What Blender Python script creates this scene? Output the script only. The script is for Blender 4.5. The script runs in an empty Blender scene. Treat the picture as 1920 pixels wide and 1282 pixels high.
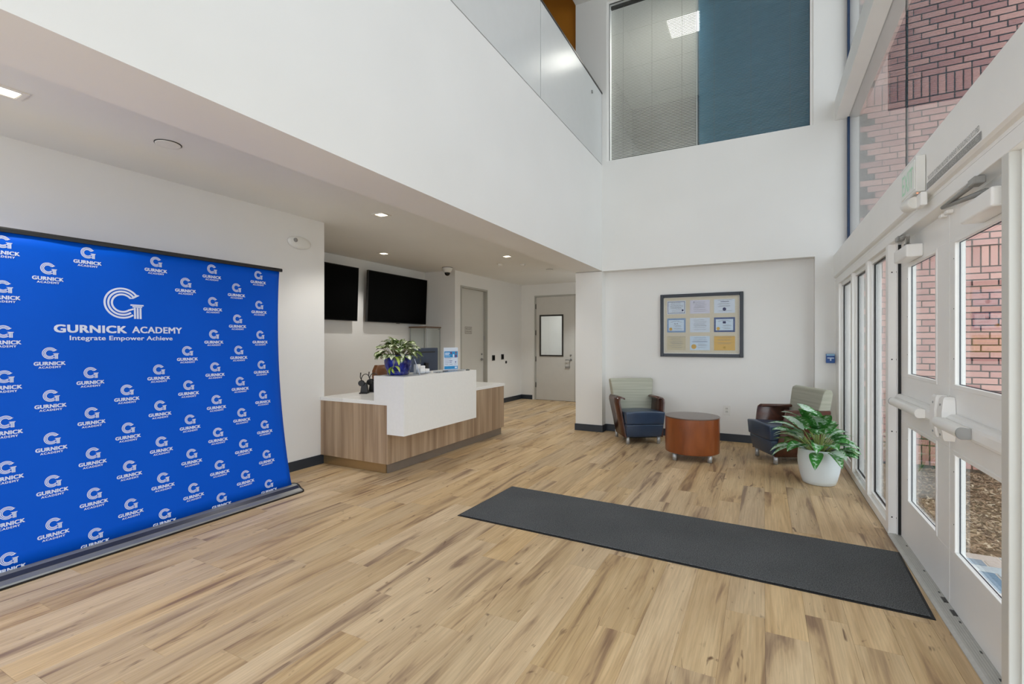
import bpy, bmesh, math, random
from mathutils import Vector, Matrix, Euler

random.seed(7)
SC = bpy.context.scene
COL = SC.collection
R = math.radians
PI = math.pi

# ------------------------------------------------------------------ camera, sky, exposure
YAW = math.atan2(472.0, 902.0)
cam_data = bpy.data.cameras.new('camera')
cam_data.sensor_width = 36.0
cam_data.lens = 902.0 / 1920.0 * 36.0
cam_data.shift_y = -1.0 / 1920.0
cam_data.clip_start = 0.02
cam_data.clip_end = 200
cam = bpy.data.objects.new('camera', cam_data)
cam.location = (0, 0, 1.4)
cam.rotation_euler = (R(90), 0, YAW)
COL.objects.link(cam)
SC.camera = cam

world = bpy.data.worlds.new('overcast_sky')
SC.world = world
world.use_nodes = True
_bg = world.node_tree.nodes['Background']
_bg.inputs['Color'].default_value = (0.90, 0.95, 1.0, 1)
_bg.inputs['Strength'].default_value = 4.2

SC.view_settings.view_transform = 'Standard'
SC.view_settings.look = 'None'
SC.view_settings.gamma = 1.0
SC.view_settings.exposure = -0.42
SC.view_settings.use_curve_mapping = False
SC.cycles.max_bounces = 10
SC.cycles.diffuse_bounces = 8
SC.cycles.glossy_bounces = 4
SC.cycles.transmission_bounces = 6
SC.cycles.transparent_max_bounces = 16
SC.cycles.caustics_reflective = False
SC.cycles.caustics_refractive = False
SC.cycles.sample_clamp_indirect = 6.0
SC.cycles.use_denoising = True


def area_light(name, loc, size, size_y, power, color=(1, 1, 1), rot=(0, 0, 0)):
    d = bpy.data.lights.new(name, 'AREA')
    d.shape = 'RECTANGLE'
    d.size = size
    d.size_y = size_y
    d.energy = power
    d.color = color
    o = bpy.data.objects.new(name, d)
    o.location = loc
    o.rotation_euler = rot
    COL.objects.link(o)
    return o


def spot_light(name, loc, power, color, cone=110, blend=0.6, radius=0.04):
    d = bpy.data.lights.new(name, 'SPOT')
    d.energy = power
    d.color = color
    d.spot_size = R(cone)
    d.spot_blend = blend
    d.shadow_soft_size = radius
    o = bpy.data.objects.new(name, d)
    o.location = loc
    COL.objects.link(o)
    return o


# recessed downlights, an added unseen corridor fill, office and far room lamps
WARM = (1.0, 0.96, 0.90)
COOL = (0.88, 0.95, 1.0)
DOWNLIGHTS_AND_FILL = [(-3.68, 1.05), (-3.66, 3.95), (-3.66, 6.82), (-5.24, 5.71), (-3.68, -1.8), (-3.05, 9.4)]  # last one is an unseen lamp added to brighten the corridor
for _x, _y in DOWNLIGHTS_AND_FILL:
    spot_light('downlight_and_fill_beam', (_x, _y, 2.74), 110 if _y > 9 else 50, COOL if _y > 9 else WARM, 120, 0.5, 0.035)
area_light('office_ceiling_lamp_light', (-1.12, 8.3, 6.56), 0.5, 0.5, 60, (1, 0.97, 0.9))
area_light('far_room_lamp', (-4.3, 11.6, 2.7), 0.8, 0.8, 16, (1, 0.96, 0.9))


# ------------------------------------------------------------------ helpers
def lin(c):
    out = []
    for v in c[:3]:
        v = v / 255.0
        out.append(v / 12.92 if v <= 0.04045 else ((v + 0.055) / 1.055) ** 2.4)
    return (out[0], out[1], out[2], 1.0)


def new_mat(name):
    m = bpy.data.materials.new(name)
    m.use_nodes = True
    nt = m.node_tree
    return m, nt, nt.nodes['Principled BSDF']


def N(nt, kind, **kw):
    n = nt.nodes.new(kind)
    for k, v in kw.items():
        setattr(n, k, v)
    return n


def simple(name, rgb, rough=0.5, metal=0.0, spec=0.5, vary=0.0, scale=8.0, bump=0.0, bscale=60.0, coat=0.0):
    m, nt, p = new_mat(name)
    c = lin(rgb)
    p.inputs['Base Color'].default_value = c
    p.inputs['Roughness'].default_value = rough
    p.inputs['Metallic'].default_value = metal
    p.inputs['Specular IOR Level'].default_value = spec
    if coat:
        p.inputs['Coat Weight'].default_value = coat
        p.inputs['Coat Roughness'].default_value = 0.08
    tc = N(nt, 'ShaderNodeTexCoord')
    if vary:
        n = N(nt, 'ShaderNodeTexNoise')
        n.inputs['Scale'].default_value = scale
        n.inputs['Detail'].default_value = 4
        nt.links.new(tc.outputs['Object'], n.inputs['Vector'])
        r = N(nt, 'ShaderNodeValToRGB')
        r.color_ramp.elements[0].position = 0.3
        r.color_ramp.elements[1].position = 0.7
        r.color_ramp.elements[0].color = (c[0] * (1 - vary), c[1] * (1 - vary), c[2] * (1 - vary), 1)
        r.color_ramp.elements[1].color = (min(1, c[0] * (1 + vary)), min(1, c[1] * (1 + vary)), min(1, c[2] * (1 + vary)), 1)
        nt.links.new(n.outputs['Fac'], r.inputs['Fac'])
        nt.links.new(r.outputs['Color'], p.inputs['Base Color'])
    if bump:
        n2 = N(nt, 'ShaderNodeTexNoise')
        n2.inputs['Scale'].default_value = bscale
        n2.inputs['Detail'].default_value = 3
        nt.links.new(tc.outputs['Object'], n2.inputs['Vector'])
        b = N(nt, 'ShaderNodeBump')
        b.inputs['Strength'].default_value = bump
        b.inputs['Distance'].default_value = 0.002
        nt.links.new(n2.outputs['Fac'], b.inputs['Height'])
        nt.links.new(b.outputs['Normal'], p.inputs['Normal'])
    return m


def emis(name, rgb, strength):
    m, nt, p = new_mat(name)
    p.inputs['Base Color'].default_value = lin(rgb)
    p.inputs['Emission Color'].default_value = lin(rgb)
    p.inputs['Emission Strength'].default_value = strength
    return m


def glass_mat(name, tint=(1, 1, 1), ior=1.5, rough=0.0):
    m = bpy.data.materials.new(name)
    m.use_nodes = True
    nt = m.node_tree
    nt.nodes.clear()
    out = N(nt, 'ShaderNodeOutputMaterial')
    geo = N(nt, 'ShaderNodeNewGeometry')
    mx = N(nt, 'ShaderNodeMapRange')
    mx.inputs['To Min'].default_value = ior
    mx.inputs['To Max'].default_value = 1.0 / ior
    nt.links.new(geo.outputs['Backfacing'], mx.inputs['Value'])
    fr = N(nt, 'ShaderNodeFresnel')
    nt.links.new(mx.outputs['Result'], fr.inputs['IOR'])
    tr = N(nt, 'ShaderNodeBsdfTransparent')
    tr.inputs['Color'].default_value = (*tint, 1)
    gl = N(nt, 'ShaderNodeBsdfGlossy')
    gl.inputs['Roughness'].default_value = rough
    mix = N(nt, 'ShaderNodeMixShader')
    nt.links.new(fr.outputs['Fac'], mix.inputs['Fac'])
    nt.links.new(tr.outputs['BSDF'], mix.inputs[1])
    nt.links.new(gl.outputs['BSDF'], mix.inputs[2])
    nt.links.new(mix.outputs['Shader'], out.inputs['Surface'])
    return m


# ---- geometry builders
def BM():
    return bmesh.new()


def box(bm, x0, x1, y0, y1, z0, z1, bev=0.0, seg=2, mi=0):
    vs = [bm.verts.new(p) for p in ((x0, y0, z0), (x1, y0, z0), (x1, y1, z0), (x0, y1, z0),
                                    (x0, y0, z1), (x1, y0, z1), (x1, y1, z1), (x0, y1, z1))]
    fs = [bm.faces.new([vs[i] for i in f]) for f in ((0, 3, 2, 1), (4, 5, 6, 7), (0, 1, 5, 4), (1, 2, 6, 5), (2, 3, 7, 6), (3, 0, 4, 7))]
    for f in fs:
        f.material_index = mi
    if bev > 0:
        es = list({e for f in fs for e in f.edges})
        r = bmesh.ops.bevel(bm, geom=es, offset=bev, segments=seg, affect='EDGES', profile=0.5)
        for f in r['faces']:
            f.material_index = mi
    return vs


def frame_axes(d):
    d = Vector(d).normalized()
    a = Vector((0, 0, 1)) if abs(d.z) < 0.9 else Vector((1, 0, 0))
    u = d.cross(a).normalized()
    v = d.cross(u).normalized()
    return u, v


def tube(bm, pts, rad, seg=8, caps=True, mi=0):
    pts = [Vector(p) for p in pts]
    n = len(pts)
    rads = rad if isinstance(rad, (list, tuple)) else [rad] * n
    rings = []
    u = v = None
    for i, p in enumerate(pts):
        d = (pts[min(i + 1, n - 1)] - pts[max(i - 1, 0)])
        if u is None:
            u, v = frame_axes(d)
        else:
            d.normalize()
            u = (u - d * u.dot(d)).normalized()
            v = d.cross(u).normalized()
        rings.append([bm.verts.new(p + (u * math.cos(2 * PI * k / seg) + v * math.sin(2 * PI * k / seg)) * rads[i]) for k in range(seg)])
    for a, b in zip(rings, rings[1:]):
        for k in range(seg):
            f = bm.faces.new((a[k], a[(k + 1) % seg], b[(k + 1) % seg], b[k]))
            f.smooth = True
            f.material_index = mi
    if caps:
        f = bm.faces.new(rings[0]); f.material_index = mi
        f = bm.faces.new(list(reversed(rings[-1]))); f.material_index = mi


def cyl(bm, p0, p1, r, seg=20, mi=0):
    tube(bm, [p0, p1], r, seg, True, mi)


def lathe(bm, prof, c=(0, 0, 0), seg=32, mi=0, cap0=True, cap1=True):
    rings = []
    for r, z in prof:
        rings.append([bm.verts.new((c[0] + r * math.cos(2 * PI * k / seg), c[1] + r * math.sin(2 * PI * k / seg), c[2] + z)) for k in range(seg)])
    for a, b in zip(rings, rings[1:]):
        for k in range(seg):
            f = bm.faces.new((a[k], a[(k + 1) % seg], b[(k + 1) % seg], b[k]))
            f.smooth = True
            f.material_index = mi
    if cap0:
        f = bm.faces.new(list(reversed(rings[0]))); f.material_index = mi
    if cap1:
        f = bm.faces.new(rings[-1]); f.material_index = mi


def prism(bm, poly, fn, a0, a1, mi=0, smooth_sides=False):
    """poly = 2-D points, fn(u, v, a) -> xyz"""
    A = [bm.verts.new(fn(u, v, a0)) for u, v in poly]
    B = [bm.verts.new(fn(u, v, a1)) for u, v in poly]
    n = len(poly)
    fs = [bm.faces.new(A), bm.faces.new(list(reversed(B)))]
    for i in range(n):
        f = bm.faces.new((A[i], B[i], B[(i + 1) % n], A[(i + 1) % n]))
        f.smooth = smooth_sides
        fs.append(f)
    for f in fs:
        f.material_index = mi
    return fs


MATRIX = {}


def finish(name, bm, mats, parent=None, local=False):
    bmesh.ops.recalc_face_normals(bm, faces=bm.faces[:])
    if parent is not None and not local and parent.name in MATRIX:
        bm.transform(MATRIX[parent.name].inverted())
    me = bpy.data.meshes.new(name)
    bm.to_mesh(me)
    bm.free()
    for m in (mats if isinstance(mats, (list, tuple)) else [mats]):
        me.materials.append(m)
    o = bpy.data.objects.new(name, me)
    COL.objects.link(o)
    if parent is not None:
        o.parent = parent
        if not local or parent.name in MATRIX:
            pass
        MATRIX[o.name] = MATRIX.get(parent.name, Matrix.Identity(4))
    return o


def empty(name, loc=(0, 0, 0), rz=0.0):
    o = bpy.data.objects.new(name, None)
    o.location = loc
    o.rotation_euler = (0, 0, rz)
    o.empty_display_size = 0.1
    COL.objects.link(o)
    MATRIX[o.name] = Matrix.Translation(loc) @ Matrix.Rotation(rz, 4, 'Z')
    return o


def tag(o, label=None, cat=None, group=None, kind=None):
    if label: o['label'] = label
    if cat: o['category'] = cat
    if group: o['group'] = group
    if kind: o['kind'] = kind
    return o


def thing(name, label, cat, loc=(0, 0, 0), rz=0.0, group=None):
    return tag(empty(name, loc, rz), label, cat, group)


def structure(name, loc=(0, 0, 0)):
    return tag(empty(name, loc), kind='structure')


def sbox(name, dims, mat, bev=0.0):
    bm = BM()
    box(bm, *dims, bev=bev)
    return tag(finish(name, bm, mat), kind='structure')


def pbox(name, dims, mat, parent, bev=0.0, seg=2):
    bm = BM()
    box(bm, *dims, bev=bev, seg=seg)
    return finish(name, bm, mat, parent)


def copy_tree(o, parent=None, loc=None, rz=None):
    c = o.copy()
    COL.objects.link(c)
    if parent is not None:
        c.parent = parent
    if loc is not None:
        c.location = loc
    if rz is not None:
        c.rotation_euler = (0, 0, rz)
    for ch in list(o.children):
        copy_tree(ch, c)
    return c


# ---- flat lettering
_text_cache = {}


def text_shape(body, bold=0.0, spacing=1.0):
    key = (body, bold, spacing)
    if key in _text_cache:
        return _text_cache[key]
    cu = bpy.data.curves.new('lettering', 'FONT')
    cu.body = body
    cu.size = 1.0
    cu.offset = bold
    cu.space_character = spacing
    cu.resolution_u = 3
    o = bpy.data.objects.new('lettering', cu)
    COL.objects.link(o)
    dg = bpy.context.evaluated_depsgraph_get()
    me = bpy.data.meshes.new_from_object(o.evaluated_get(dg))
    vs = [(v.co.x, v.co.y) for v in me.vertices]
    fs = [tuple(p.vertices) for p in me.polygons]
    bpy.data.objects.remove(o)
    bpy.data.curves.remove(cu)
    bpy.data.meshes.remove(me)
    x0 = min(v[0] for v in vs); x1 = max(v[0] for v in vs)
    caps = 0.729 if True else 1
    vs = [((x - x0) / (x1 - x0), y / caps) for x, y in vs]
    _text_cache[key] = (vs, fs)
    return vs, fs


def put_text(bm, body, u0, u1, vbase, cap, fn, bold=0.0, spacing=1.0, mi=0):
    vs, fs = text_shape(body, 0.0, spacing)
    d = bold * cap * 1.2
    shifts = [(0, 0)] if bold <= 0 else [(-d, -d * .6), (d, -d * .6), (-d, d * .6), (d, d * .6)]
    for k, (du, dv) in enumerate(shifts):
        g = fn if len(shifts) == 1 else (lambda u, v: fn(u, v, k))
        V = [bm.verts.new(g(u0 + (u1 - u0) * x + du, vbase + cap * y + dv)) for x, y in vs]
        for f in fs:
            try:
                nf = bm.faces.new([V[i] for i in f])
                nf.material_index = mi
            except ValueError:
                pass


def put_quad(bm, u0, u1, v0, v1, fn, mi=0):
    f = bm.faces.new([bm.verts.new(fn(u, v)) for u, v in ((u0, v0), (u1, v0), (u1, v1), (u0, v1))])
    f.material_index = mi
    return f


def put_disc(bm, u, v, r, fn, mi=0, seg=20):
    f = bm.faces.new([bm.verts.new(fn(u + r * math.cos(2 * PI * k / seg), v + r * math.sin(2 * PI * k / seg))) for k in range(seg)])
    f.material_index = mi


# ------------------------------------------------------------------ materials
M_WALL = simple('white_wall_paint', (233, 233, 231), 0.55, vary=0.015, scale=1.5, bump=0.06, bscale=220)
M_CEIL = simple('ceiling_paint', (231, 232, 230), 0.6, vary=0.015, scale=1.5, bump=0.05, bscale=200)
M_FRAME = simple('painted_metal_frame', (243, 243, 241), 0.38, vary=0.02, scale=3, bump=0.03, bscale=90)
M_DOOR_AND_DIM_POST = simple('door_paint_and_dimmed_post', (208, 208, 203), 0.4, vary=0.015, scale=2)  # also colours the right entrance post darker against strong light
M_BASE = simple('charcoal_rubber_base', (42, 50, 60), 0.42, vary=0.06)
M_BLACK = simple('black_gasket', (12, 13, 15), 0.5, vary=0.1)
M_NAVYGASKET = simple('blue_black_gasket', (22, 52, 88), 0.35, vary=0.2, scale=30)
M_ORANGE = simple('ochre_wall_paint', (186, 118, 20), 0.6, vary=0.03)
M_GLOSSPANEL = simple('glossy_white_panel', (214, 216, 216), 0.24, spec=0.55, vary=0.01)
M_GLASS = glass_mat('clear_glass', (0.97, 0.985, 0.98))
M_GLASS_TINT = glass_mat('tinted_glass', (0.79, 0.80, 0.80), 1.95)
M_GLASS_STORE = glass_mat('storefront_glass', (0.97, 0.985, 0.98), 1.7)
M_GLASS_CLEAR = glass_mat('low_reflection_glass', (0.99, 0.99, 0.99), 1.18)
M_ALU = simple('satin_aluminium', (176, 178, 178), 0.32, metal=0.9, vary=0.04)
M_LEG = simple('satin_silver_leg', (188, 191, 193), 0.42, metal=0.55, vary=0.03)
M_CHROME = simple('brushed_steel', (160, 162, 164), 0.28, metal=1.0, vary=0.05, scale=20)
M_PLASTIC_W = simple('white_plastic', (228, 228, 224), 0.35, vary=0.01)
M_BLACKPL = simple('black_plastic', (14, 14, 15), 0.38, vary=0.1)
M_SCREEN = simple('black_screen', (2, 2, 2), 0.35, spec=0.04, vary=0.1)
M_QUARTZ = simple('white_quartz', (240, 240, 238), 0.22, vary=0.02, scale=60)
M_SOLIDWHITE = simple('white_solid_surface', (236, 236, 233), 0.4, vary=0.015, scale=40)
M_LAMP = emis('lamp_glow', (255, 240, 214), 12.0)
M_PANELLAMP = emis('panel_lamp_glow', (255, 252, 244), 6.0)


def wood_floor():
    m, nt, p = new_mat('oak_vinyl_plank')
    L = nt.links.new
    tc = N(nt, 'ShaderNodeTexCoord')
    oi = N(nt, 'ShaderNodeObjectInfo')
    off = N(nt, 'ShaderNodeCombineXYZ')
    mul = N(nt, 'ShaderNodeMath', operation='MULTIPLY'); mul.inputs[1].default_value = 57.0
    mul2 = N(nt, 'ShaderNodeMath', operation='MULTIPLY'); mul2.inputs[1].default_value = 131.0
    L(oi.outputs['Random'], mul.inputs[0]); L(oi.outputs['Random'], mul2.inputs[0])
    L(mul.outputs[0], off.inputs[0]); L(mul2.outputs[0], off.inputs[1])
    add = N(nt, 'ShaderNodeVectorMath', operation='ADD')
    L(tc.outputs['Object'], add.inputs[0]); L(off.outputs[0], add.inputs[1])

    def noise(sx, sy, detail, dist=0.0, rough=0.55):
        mp = N(nt, 'ShaderNodeMapping')
        mp.inputs['Scale'].default_value = (sx, sy, 1)
        L(add.outputs[0], mp.inputs['Vector'])
        n = N(nt, 'ShaderNodeTexNoise')
        n.inputs['Scale'].default_value = 1.0
        n.inputs['Detail'].default_value = detail
        n.inputs['Roughness'].default_value = rough
        n.inputs['Distortion'].default_value = dist
        L(mp.outputs[0], n.inputs['Vector'])
        return n
    # broad streaks
    n1 = noise(9, 0.8, 4, 0.8)
    r1 = N(nt, 'ShaderNodeValToRGB')
    e = r1.color_ramp.elements
    e[0].position = 0.33; e[0].color = lin((148, 118, 90))
    e[1].position = 0.62; e[1].color = lin((220, 191, 148))
    k = e.new(0.44); k.color = lin((202, 171, 128))
    L(n1.outputs['Fac'], r1.inputs['Fac'])
    # fine grain
    n2 = noise(95, 2.6, 4, 0.3, 0.65)
    r2 = N(nt, 'ShaderNodeValToRGB')
    r2.color_ramp.elements[0].position = 0.34; r2.color_ramp.elements[0].color = (0.62, 0.60, 0.58, 1)
    r2.color_ramp.elements[1].position = 0.62; r2.color_ramp.elements[1].color = (1, 1, 1, 1)
    L(n2.outputs['Fac'], r2.inputs['Fac'])
    m1 = N(nt, 'ShaderNodeMixRGB', blend_type='MULTIPLY'); m1.inputs['Fac'].default_value = 0.55
    L(r1.outputs['Color'], m1.inputs['Color1']); L(r2.outputs['Color'], m1.inputs['Color2'])
    # dark elongated knots
    n3 = noise(13, 3.2, 2, 2.2)
    r3 = N(nt, 'ShaderNodeValToRGB')
    r3.color_ramp.elements[0].position = 0.66; r3.color_ramp.elements[0].color = (0, 0, 0, 1)
    r3.color_ramp.elements[1].position = 0.78; r3.color_ramp.elements[1].color = (1, 1, 1, 1)
    L(n3.outputs['Fac'], r3.inputs['Fac'])
    m2 = N(nt, 'ShaderNodeMixRGB', blend_type='MIX')
    L(r3.outputs['Color'], m2.inputs['Fac'])
    L(m1.outputs['Color'], m2.inputs['Color1']); m2.inputs['Color2'].default_value = lin((112, 84, 60))
    # plank to plank tint
    hv = N(nt, 'ShaderNodeHueSaturation')
    mr = N(nt, 'ShaderNodeMapRange'); mr.inputs['To Min'].default_value = 0.90; mr.inputs['To Max'].default_value = 1.06
    L(oi.outputs['Random'], mr.inputs['Value']); L(mr.outputs['Result'], hv.inputs['Value'])
    fr = N(nt, 'ShaderNodeMath', operation='FRACT')
    mm = N(nt, 'ShaderNodeMath', operation='MULTIPLY'); mm.inputs[1].default_value = 7.3
    L(oi.outputs['Random'], mm.inputs[0]); L(mm.outputs[0], fr.inputs[0])
    ms = N(nt, 'ShaderNodeMapRange'); ms.inputs['To Min'].default_value = 0.88; ms.inputs['To Max'].default_value = 1.04
    L(fr.outputs[0], ms.inputs['Value']); L(ms.outputs['Result'], hv.inputs['Saturation'])
    L(m2.outputs['Color'], hv.inputs['Color'])
    L(hv.outputs['Color'], p.inputs['Base Color'])
    p.inputs['Roughness'].default_value = 0.46
    p.inputs['Specular IOR Level'].default_value = 0.35
    b = N(nt, 'ShaderNodeBump'); b.inputs['Strength'].default_value = 0.12; b.inputs['Distance'].default_value = 0.001
    L(n2.outputs['Fac'], b.inputs['Height']); L(b.outputs['Normal'], p.inputs['Normal'])
    return m


M_FLOOR = wood_floor()


def desk_wood():
    m, nt, p = new_mat('walnut_laminate')
    L = nt.links.new
    tc = N(nt, 'ShaderNodeTexCoord')
    mp = N(nt, 'ShaderNodeMapping'); mp.inputs['Scale'].default_value = (15, 15, 0.6)
    L(tc.outputs['Object'], mp.inputs['Vector'])
    n = N(nt, 'ShaderNodeTexNoise'); n.inputs['Scale'].default_value = 1; n.inputs['Detail'].default_value = 5; n.inputs['Distortion'].default_value = 0.5
    L(mp.outputs[0], n.inputs['Vector'])
    r = N(nt, 'ShaderNodeValToRGB')
    r.color_ramp.elements[0].position = 0.3; r.color_ramp.elements[0].color = lin((138, 113, 89))
    r.color_ramp.elements[1].position = 0.7; r.color_ramp.elements[1].color = lin((186, 162, 135))
    L(n.outputs['Fac'], r.inputs['Fac'])
    mp2 = N(nt, 'ShaderNodeMapping'); mp2.inputs['Scale'].default_value = (120, 120, 2.0)
    L(tc.outputs['Object'], mp2.inputs['Vector'])
    n2 = N(nt, 'ShaderNodeTexNoise'); n2.inputs['Scale'].default_value = 1; n2.inputs['Detail'].default_value = 3
    L(mp2.outputs[0], n2.inputs['Vector'])
    mx = N(nt, 'ShaderNodeMixRGB', blend_type='MULTIPLY'); mx.inputs['Fac'].default_value = 0.35
    L(r.outputs['Color'], mx.inputs['Color1']); L(n2.outputs['Fac'], mx.inputs['Color2'])
    hs = N(nt, 'ShaderNodeHueSaturation'); hs.inputs['Value'].default_value = 1.2; hs.inputs['Saturation'].default_value = 1.0
    L(mx.outputs['Color'], hs.inputs['Color']); L(hs.outputs['Color'], p.inputs['Base Color'])
    p.inputs['Roughness'].default_value = 0.45
    return m


M_DESKWOOD = desk_wood()


def grain_wood(name, dark, light, rough, scale=(3, 3, 20), coat=0.0):
    m, nt, p = new_mat(name)
    L = nt.links.new
    tc = N(nt, 'ShaderNodeTexCoord')
    mp = N(nt, 'ShaderNodeMapping'); mp.inputs['Scale'].default_value = scale
    L(tc.outputs['Object'], mp.inputs['Vector'])
    n = N(nt, 'ShaderNodeTexNoise'); n.inputs['Scale'].default_value = 1; n.inputs['Detail'].default_value = 5; n.inputs['Distortion'].default_value = 0.7
    L(mp.outputs[0], n.inputs['Vector'])
    r = N(nt, 'ShaderNodeValToRGB')
    r.color_ramp.elements[0].position = 0.32; r.color_ramp.elements[0].color = lin(dark)
    r.color_ramp.elements[1].position = 0.68; r.color_ramp.elements[1].color = lin(light)
    L(n.outputs['Fac'], r.inputs['Fac']); L(r.outputs['Color'], p.inputs['Base Color'])
    p.inputs['Roughness'].default_value = rough
    p.inputs['Coat Weight'].default_value = coat
    p.inputs['Coat Roughness'].default_value = 0.15
    return m


M_MAHOG = grain_wood('mahogany_arm_veneer', (64, 35, 25), (92, 51, 36), 0.3, (4, 14, 14), 0.4)
M_CHERRY = grain_wood('cherry_veneer', (120, 60, 22), (148, 80, 36), 0.34, (7, 7, 2.2), 0.4)
M_TABLETOP = simple('taupe_laminate_top', (112, 98, 90), 0.28, vary=0.03, scale=30)
M_LEATHER = simple('navy_leather', (46, 66, 92), 0.30, spec=0.75, vary=0.08, scale=10, bump=0.15, bscale=240)


def sage_fabric():
    m, nt, p = new_mat('sage_woven_stripe')
    L = nt.links.new
    tc = N(nt, 'ShaderNodeTexCoord')
    mp = N(nt, 'ShaderNodeMapping'); mp.inputs['Scale'].default_value = (1.5, 1.5, 46)
    L(tc.outputs['Object'], mp.inputs['Vector'])
    n = N(nt, 'ShaderNodeTexNoise'); n.inputs['Scale'].default_value = 1; n.inputs['Detail'].default_value = 3
    L(mp.outputs[0], n.inputs['Vector'])
    r = N(nt, 'ShaderNodeValToRGB')
    r.color_ramp.elements[0].position = 0.35; r.color_ramp.elements[0].color = lin((170, 171, 155))
    r.color_ramp.elements[1].position = 0.62; r.color_ramp.elements[1].color = lin((184, 185, 170))
    L(n.outputs['Fac'], r.inputs['Fac']); L(r.outputs['Color'], p.inputs['Base Color'])
    p.inputs['Roughness'].default_value = 0.85
    n2 = N(nt, 'ShaderNodeTexNoise'); n2.inputs['Scale'].default_value = 320
    L(tc.outputs['Object'], n2.inputs['Vector'])
    b = N(nt, 'ShaderNodeBump'); b.inputs['Strength'].default_value = 0.25; b.inputs['Distance'].default_value = 0.002
    L(n2.outputs['Fac'], b.inputs['Height']); L(b.outputs['Normal'], p.inputs['Normal'])
    return m


M_SAGE = sage_fabric()


def brick_mat(name):
    m, nt, p = new_mat(name)
    L = nt.links.new
    oi = N(nt, 'ShaderNodeObjectInfo')
    geo = N(nt, 'ShaderNodeNewGeometry')
    ad = N(nt, 'ShaderNodeMath', operation='ADD')
    L(oi.outputs['Random'], ad.inputs[0]); L(geo.outputs['Random Per Island'], ad.inputs[1])
    fr = N(nt, 'ShaderNodeMath', operation='FRACT'); L(ad.outputs[0], fr.inputs[0])
    r = N(nt, 'ShaderNodeValToRGB')
    e = r.color_ramp.elements
    e[0].color = lin((190, 136, 130)); e[1].color = lin((224, 172, 160))
    k = e.new(0.5); k.color = lin((206, 152, 144))
    L(fr.outputs[0], r.inputs['Fac'])
    n = N(nt, 'ShaderNodeTexNoise'); n.inputs['Scale'].default_value = 160; n.inputs['Detail'].default_value = 3
    L(geo.outputs['Position'], n.inputs['Vector'])
    r2 = N(nt, 'ShaderNodeValToRGB')
    r2.color_ramp.elements[0].position = 0.30; r2.color_ramp.elements[0].color = (0.55, 0.5, 0.5, 1)
    r2.color_ramp.elements[1].position = 0.45; r2.color_ramp.elements[1].color = (1, 1, 1, 1)
    L(n.outputs['Fac'], r2.inputs['Fac'])
    mx = N(nt, 'ShaderNodeMixRGB', blend_type='MULTIPLY'); mx.inputs['Fac'].default_value = 0.6
    L(r.outputs['Color'], mx.inputs['Color1']); L(r2.outputs['Color'], mx.inputs['Color2'])
    L(mx.outputs['Color'], p.inputs['Base Color'])
    p.inputs['Roughness'].default_value = 0.85
    b = N(nt, 'ShaderNodeBump'); b.inputs['Strength'].default_value = 0.4; b.inputs['Distance'].default_value = 0.002
    L(n.outputs['Fac'], b.inputs['Height']); L(b.outputs['Normal'], p.inputs['Normal'])
    return m


M_BRICK = brick_mat('red_brick')
M_MORTAR = simple('dark_mortar', (58, 52, 50), 0.9, vary=0.2, scale=60)

# ------------------------------------------------------------------ room dimensions (metres)
XW = 0.80            # window wall frame face
XF = 0.775           # header fascia face
XG = 0.926           # upper glazing plane
YB = 7.22            # back wall
YR = 7.40            # recess back
XB = -2.21           # balcony wall face
XB2 = -2.64          # balcony wall rear face
ZB = 2.487           # balcony wall soffit
ZC = 2.77            # low ceiling
XL = -4.50           # left wall
YL = 3.92            # left wall end
XT = -5.98           # screen wall
YT = 7.69
XC = -5.26           # corridor left wall
YD = 10.55           # corridor end wall
YN = -2.8            # near end of the modelled room
ZTOP = 7.1

# ------------------------------------------------------------------ floor with planks
floor = tag(empty('floor'), kind='structure')
pbox('subfloor', (-6.3, 1.0, YN, 12.6, -0.12, -0.012), simple('subfloor_grey', (96, 78, 58), 0.8, vary=0.05), floor)

PW, PLN = 0.182, 1.22


def plank_mesh(w, l):
    bm = BM()
    g = 0.0003
    x0, x1, y0, y1 = g, w - g, g, l - g
    b = 0.0007
    lo = [bm.verts.new(p) for p in ((x0, y0, -0.012), (x1, y0, -0.012), (x1, y1, -0.012), (x0, y1, -0.012))]
    mid = [bm.verts.new(p) for p in ((x0, y0, -b), (x1, y0, -b), (x1, y1, -b), (x0, y1, -b))]
    hi = [bm.verts.new(p) for p in ((x0 + b, y0 + b, 0), (x1 - b, y0 + b, 0), (x1 - b, y1 - b, 0), (x0 + b, y1 - b, 0))]
    bm.faces.new(hi)
    for A, B in ((lo, mid), (mid, hi)):
        for i in range(4):
            bm.faces.new((A[i], A[(i + 1) % 4], B[(i + 1) % 4], B[i]))
    bmesh.ops.recalc_face_normals(bm, faces=bm.faces[:])
    me = bpy.data.meshes.new('floor_plank')
    bm.to_mesh(me); bm.free()
    me.materials.append(M_FLOOR)
    return me


_pm = {}


def cam_px(x, y, z):
    fw = -x * math.sin(YAW) + y * math.cos(YAW)
    rt = x * math.cos(YAW) + y * math.sin(YAW)
    return fw, 960 + 902 * rt / max(fw, 1e-3), 640 - 902 * (z - 1.4) / max(fw, 1e-3)


plank_list = []
col = 0
x = -6.0
rp = random.Random(21)
while x < 0.80:
    w = min(PW, 0.80 - x)
    y = YN - rp.random() * PLN
    while y < 10.55:
        y0 = max(y, YN); y1 = min(y + PLN, 10.55)
        if y1 - y0 > 0.03:
            plank_list.append((x, y0, w, y1 - y0))
        y += PLN
    x += PW
    col += 1


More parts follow.
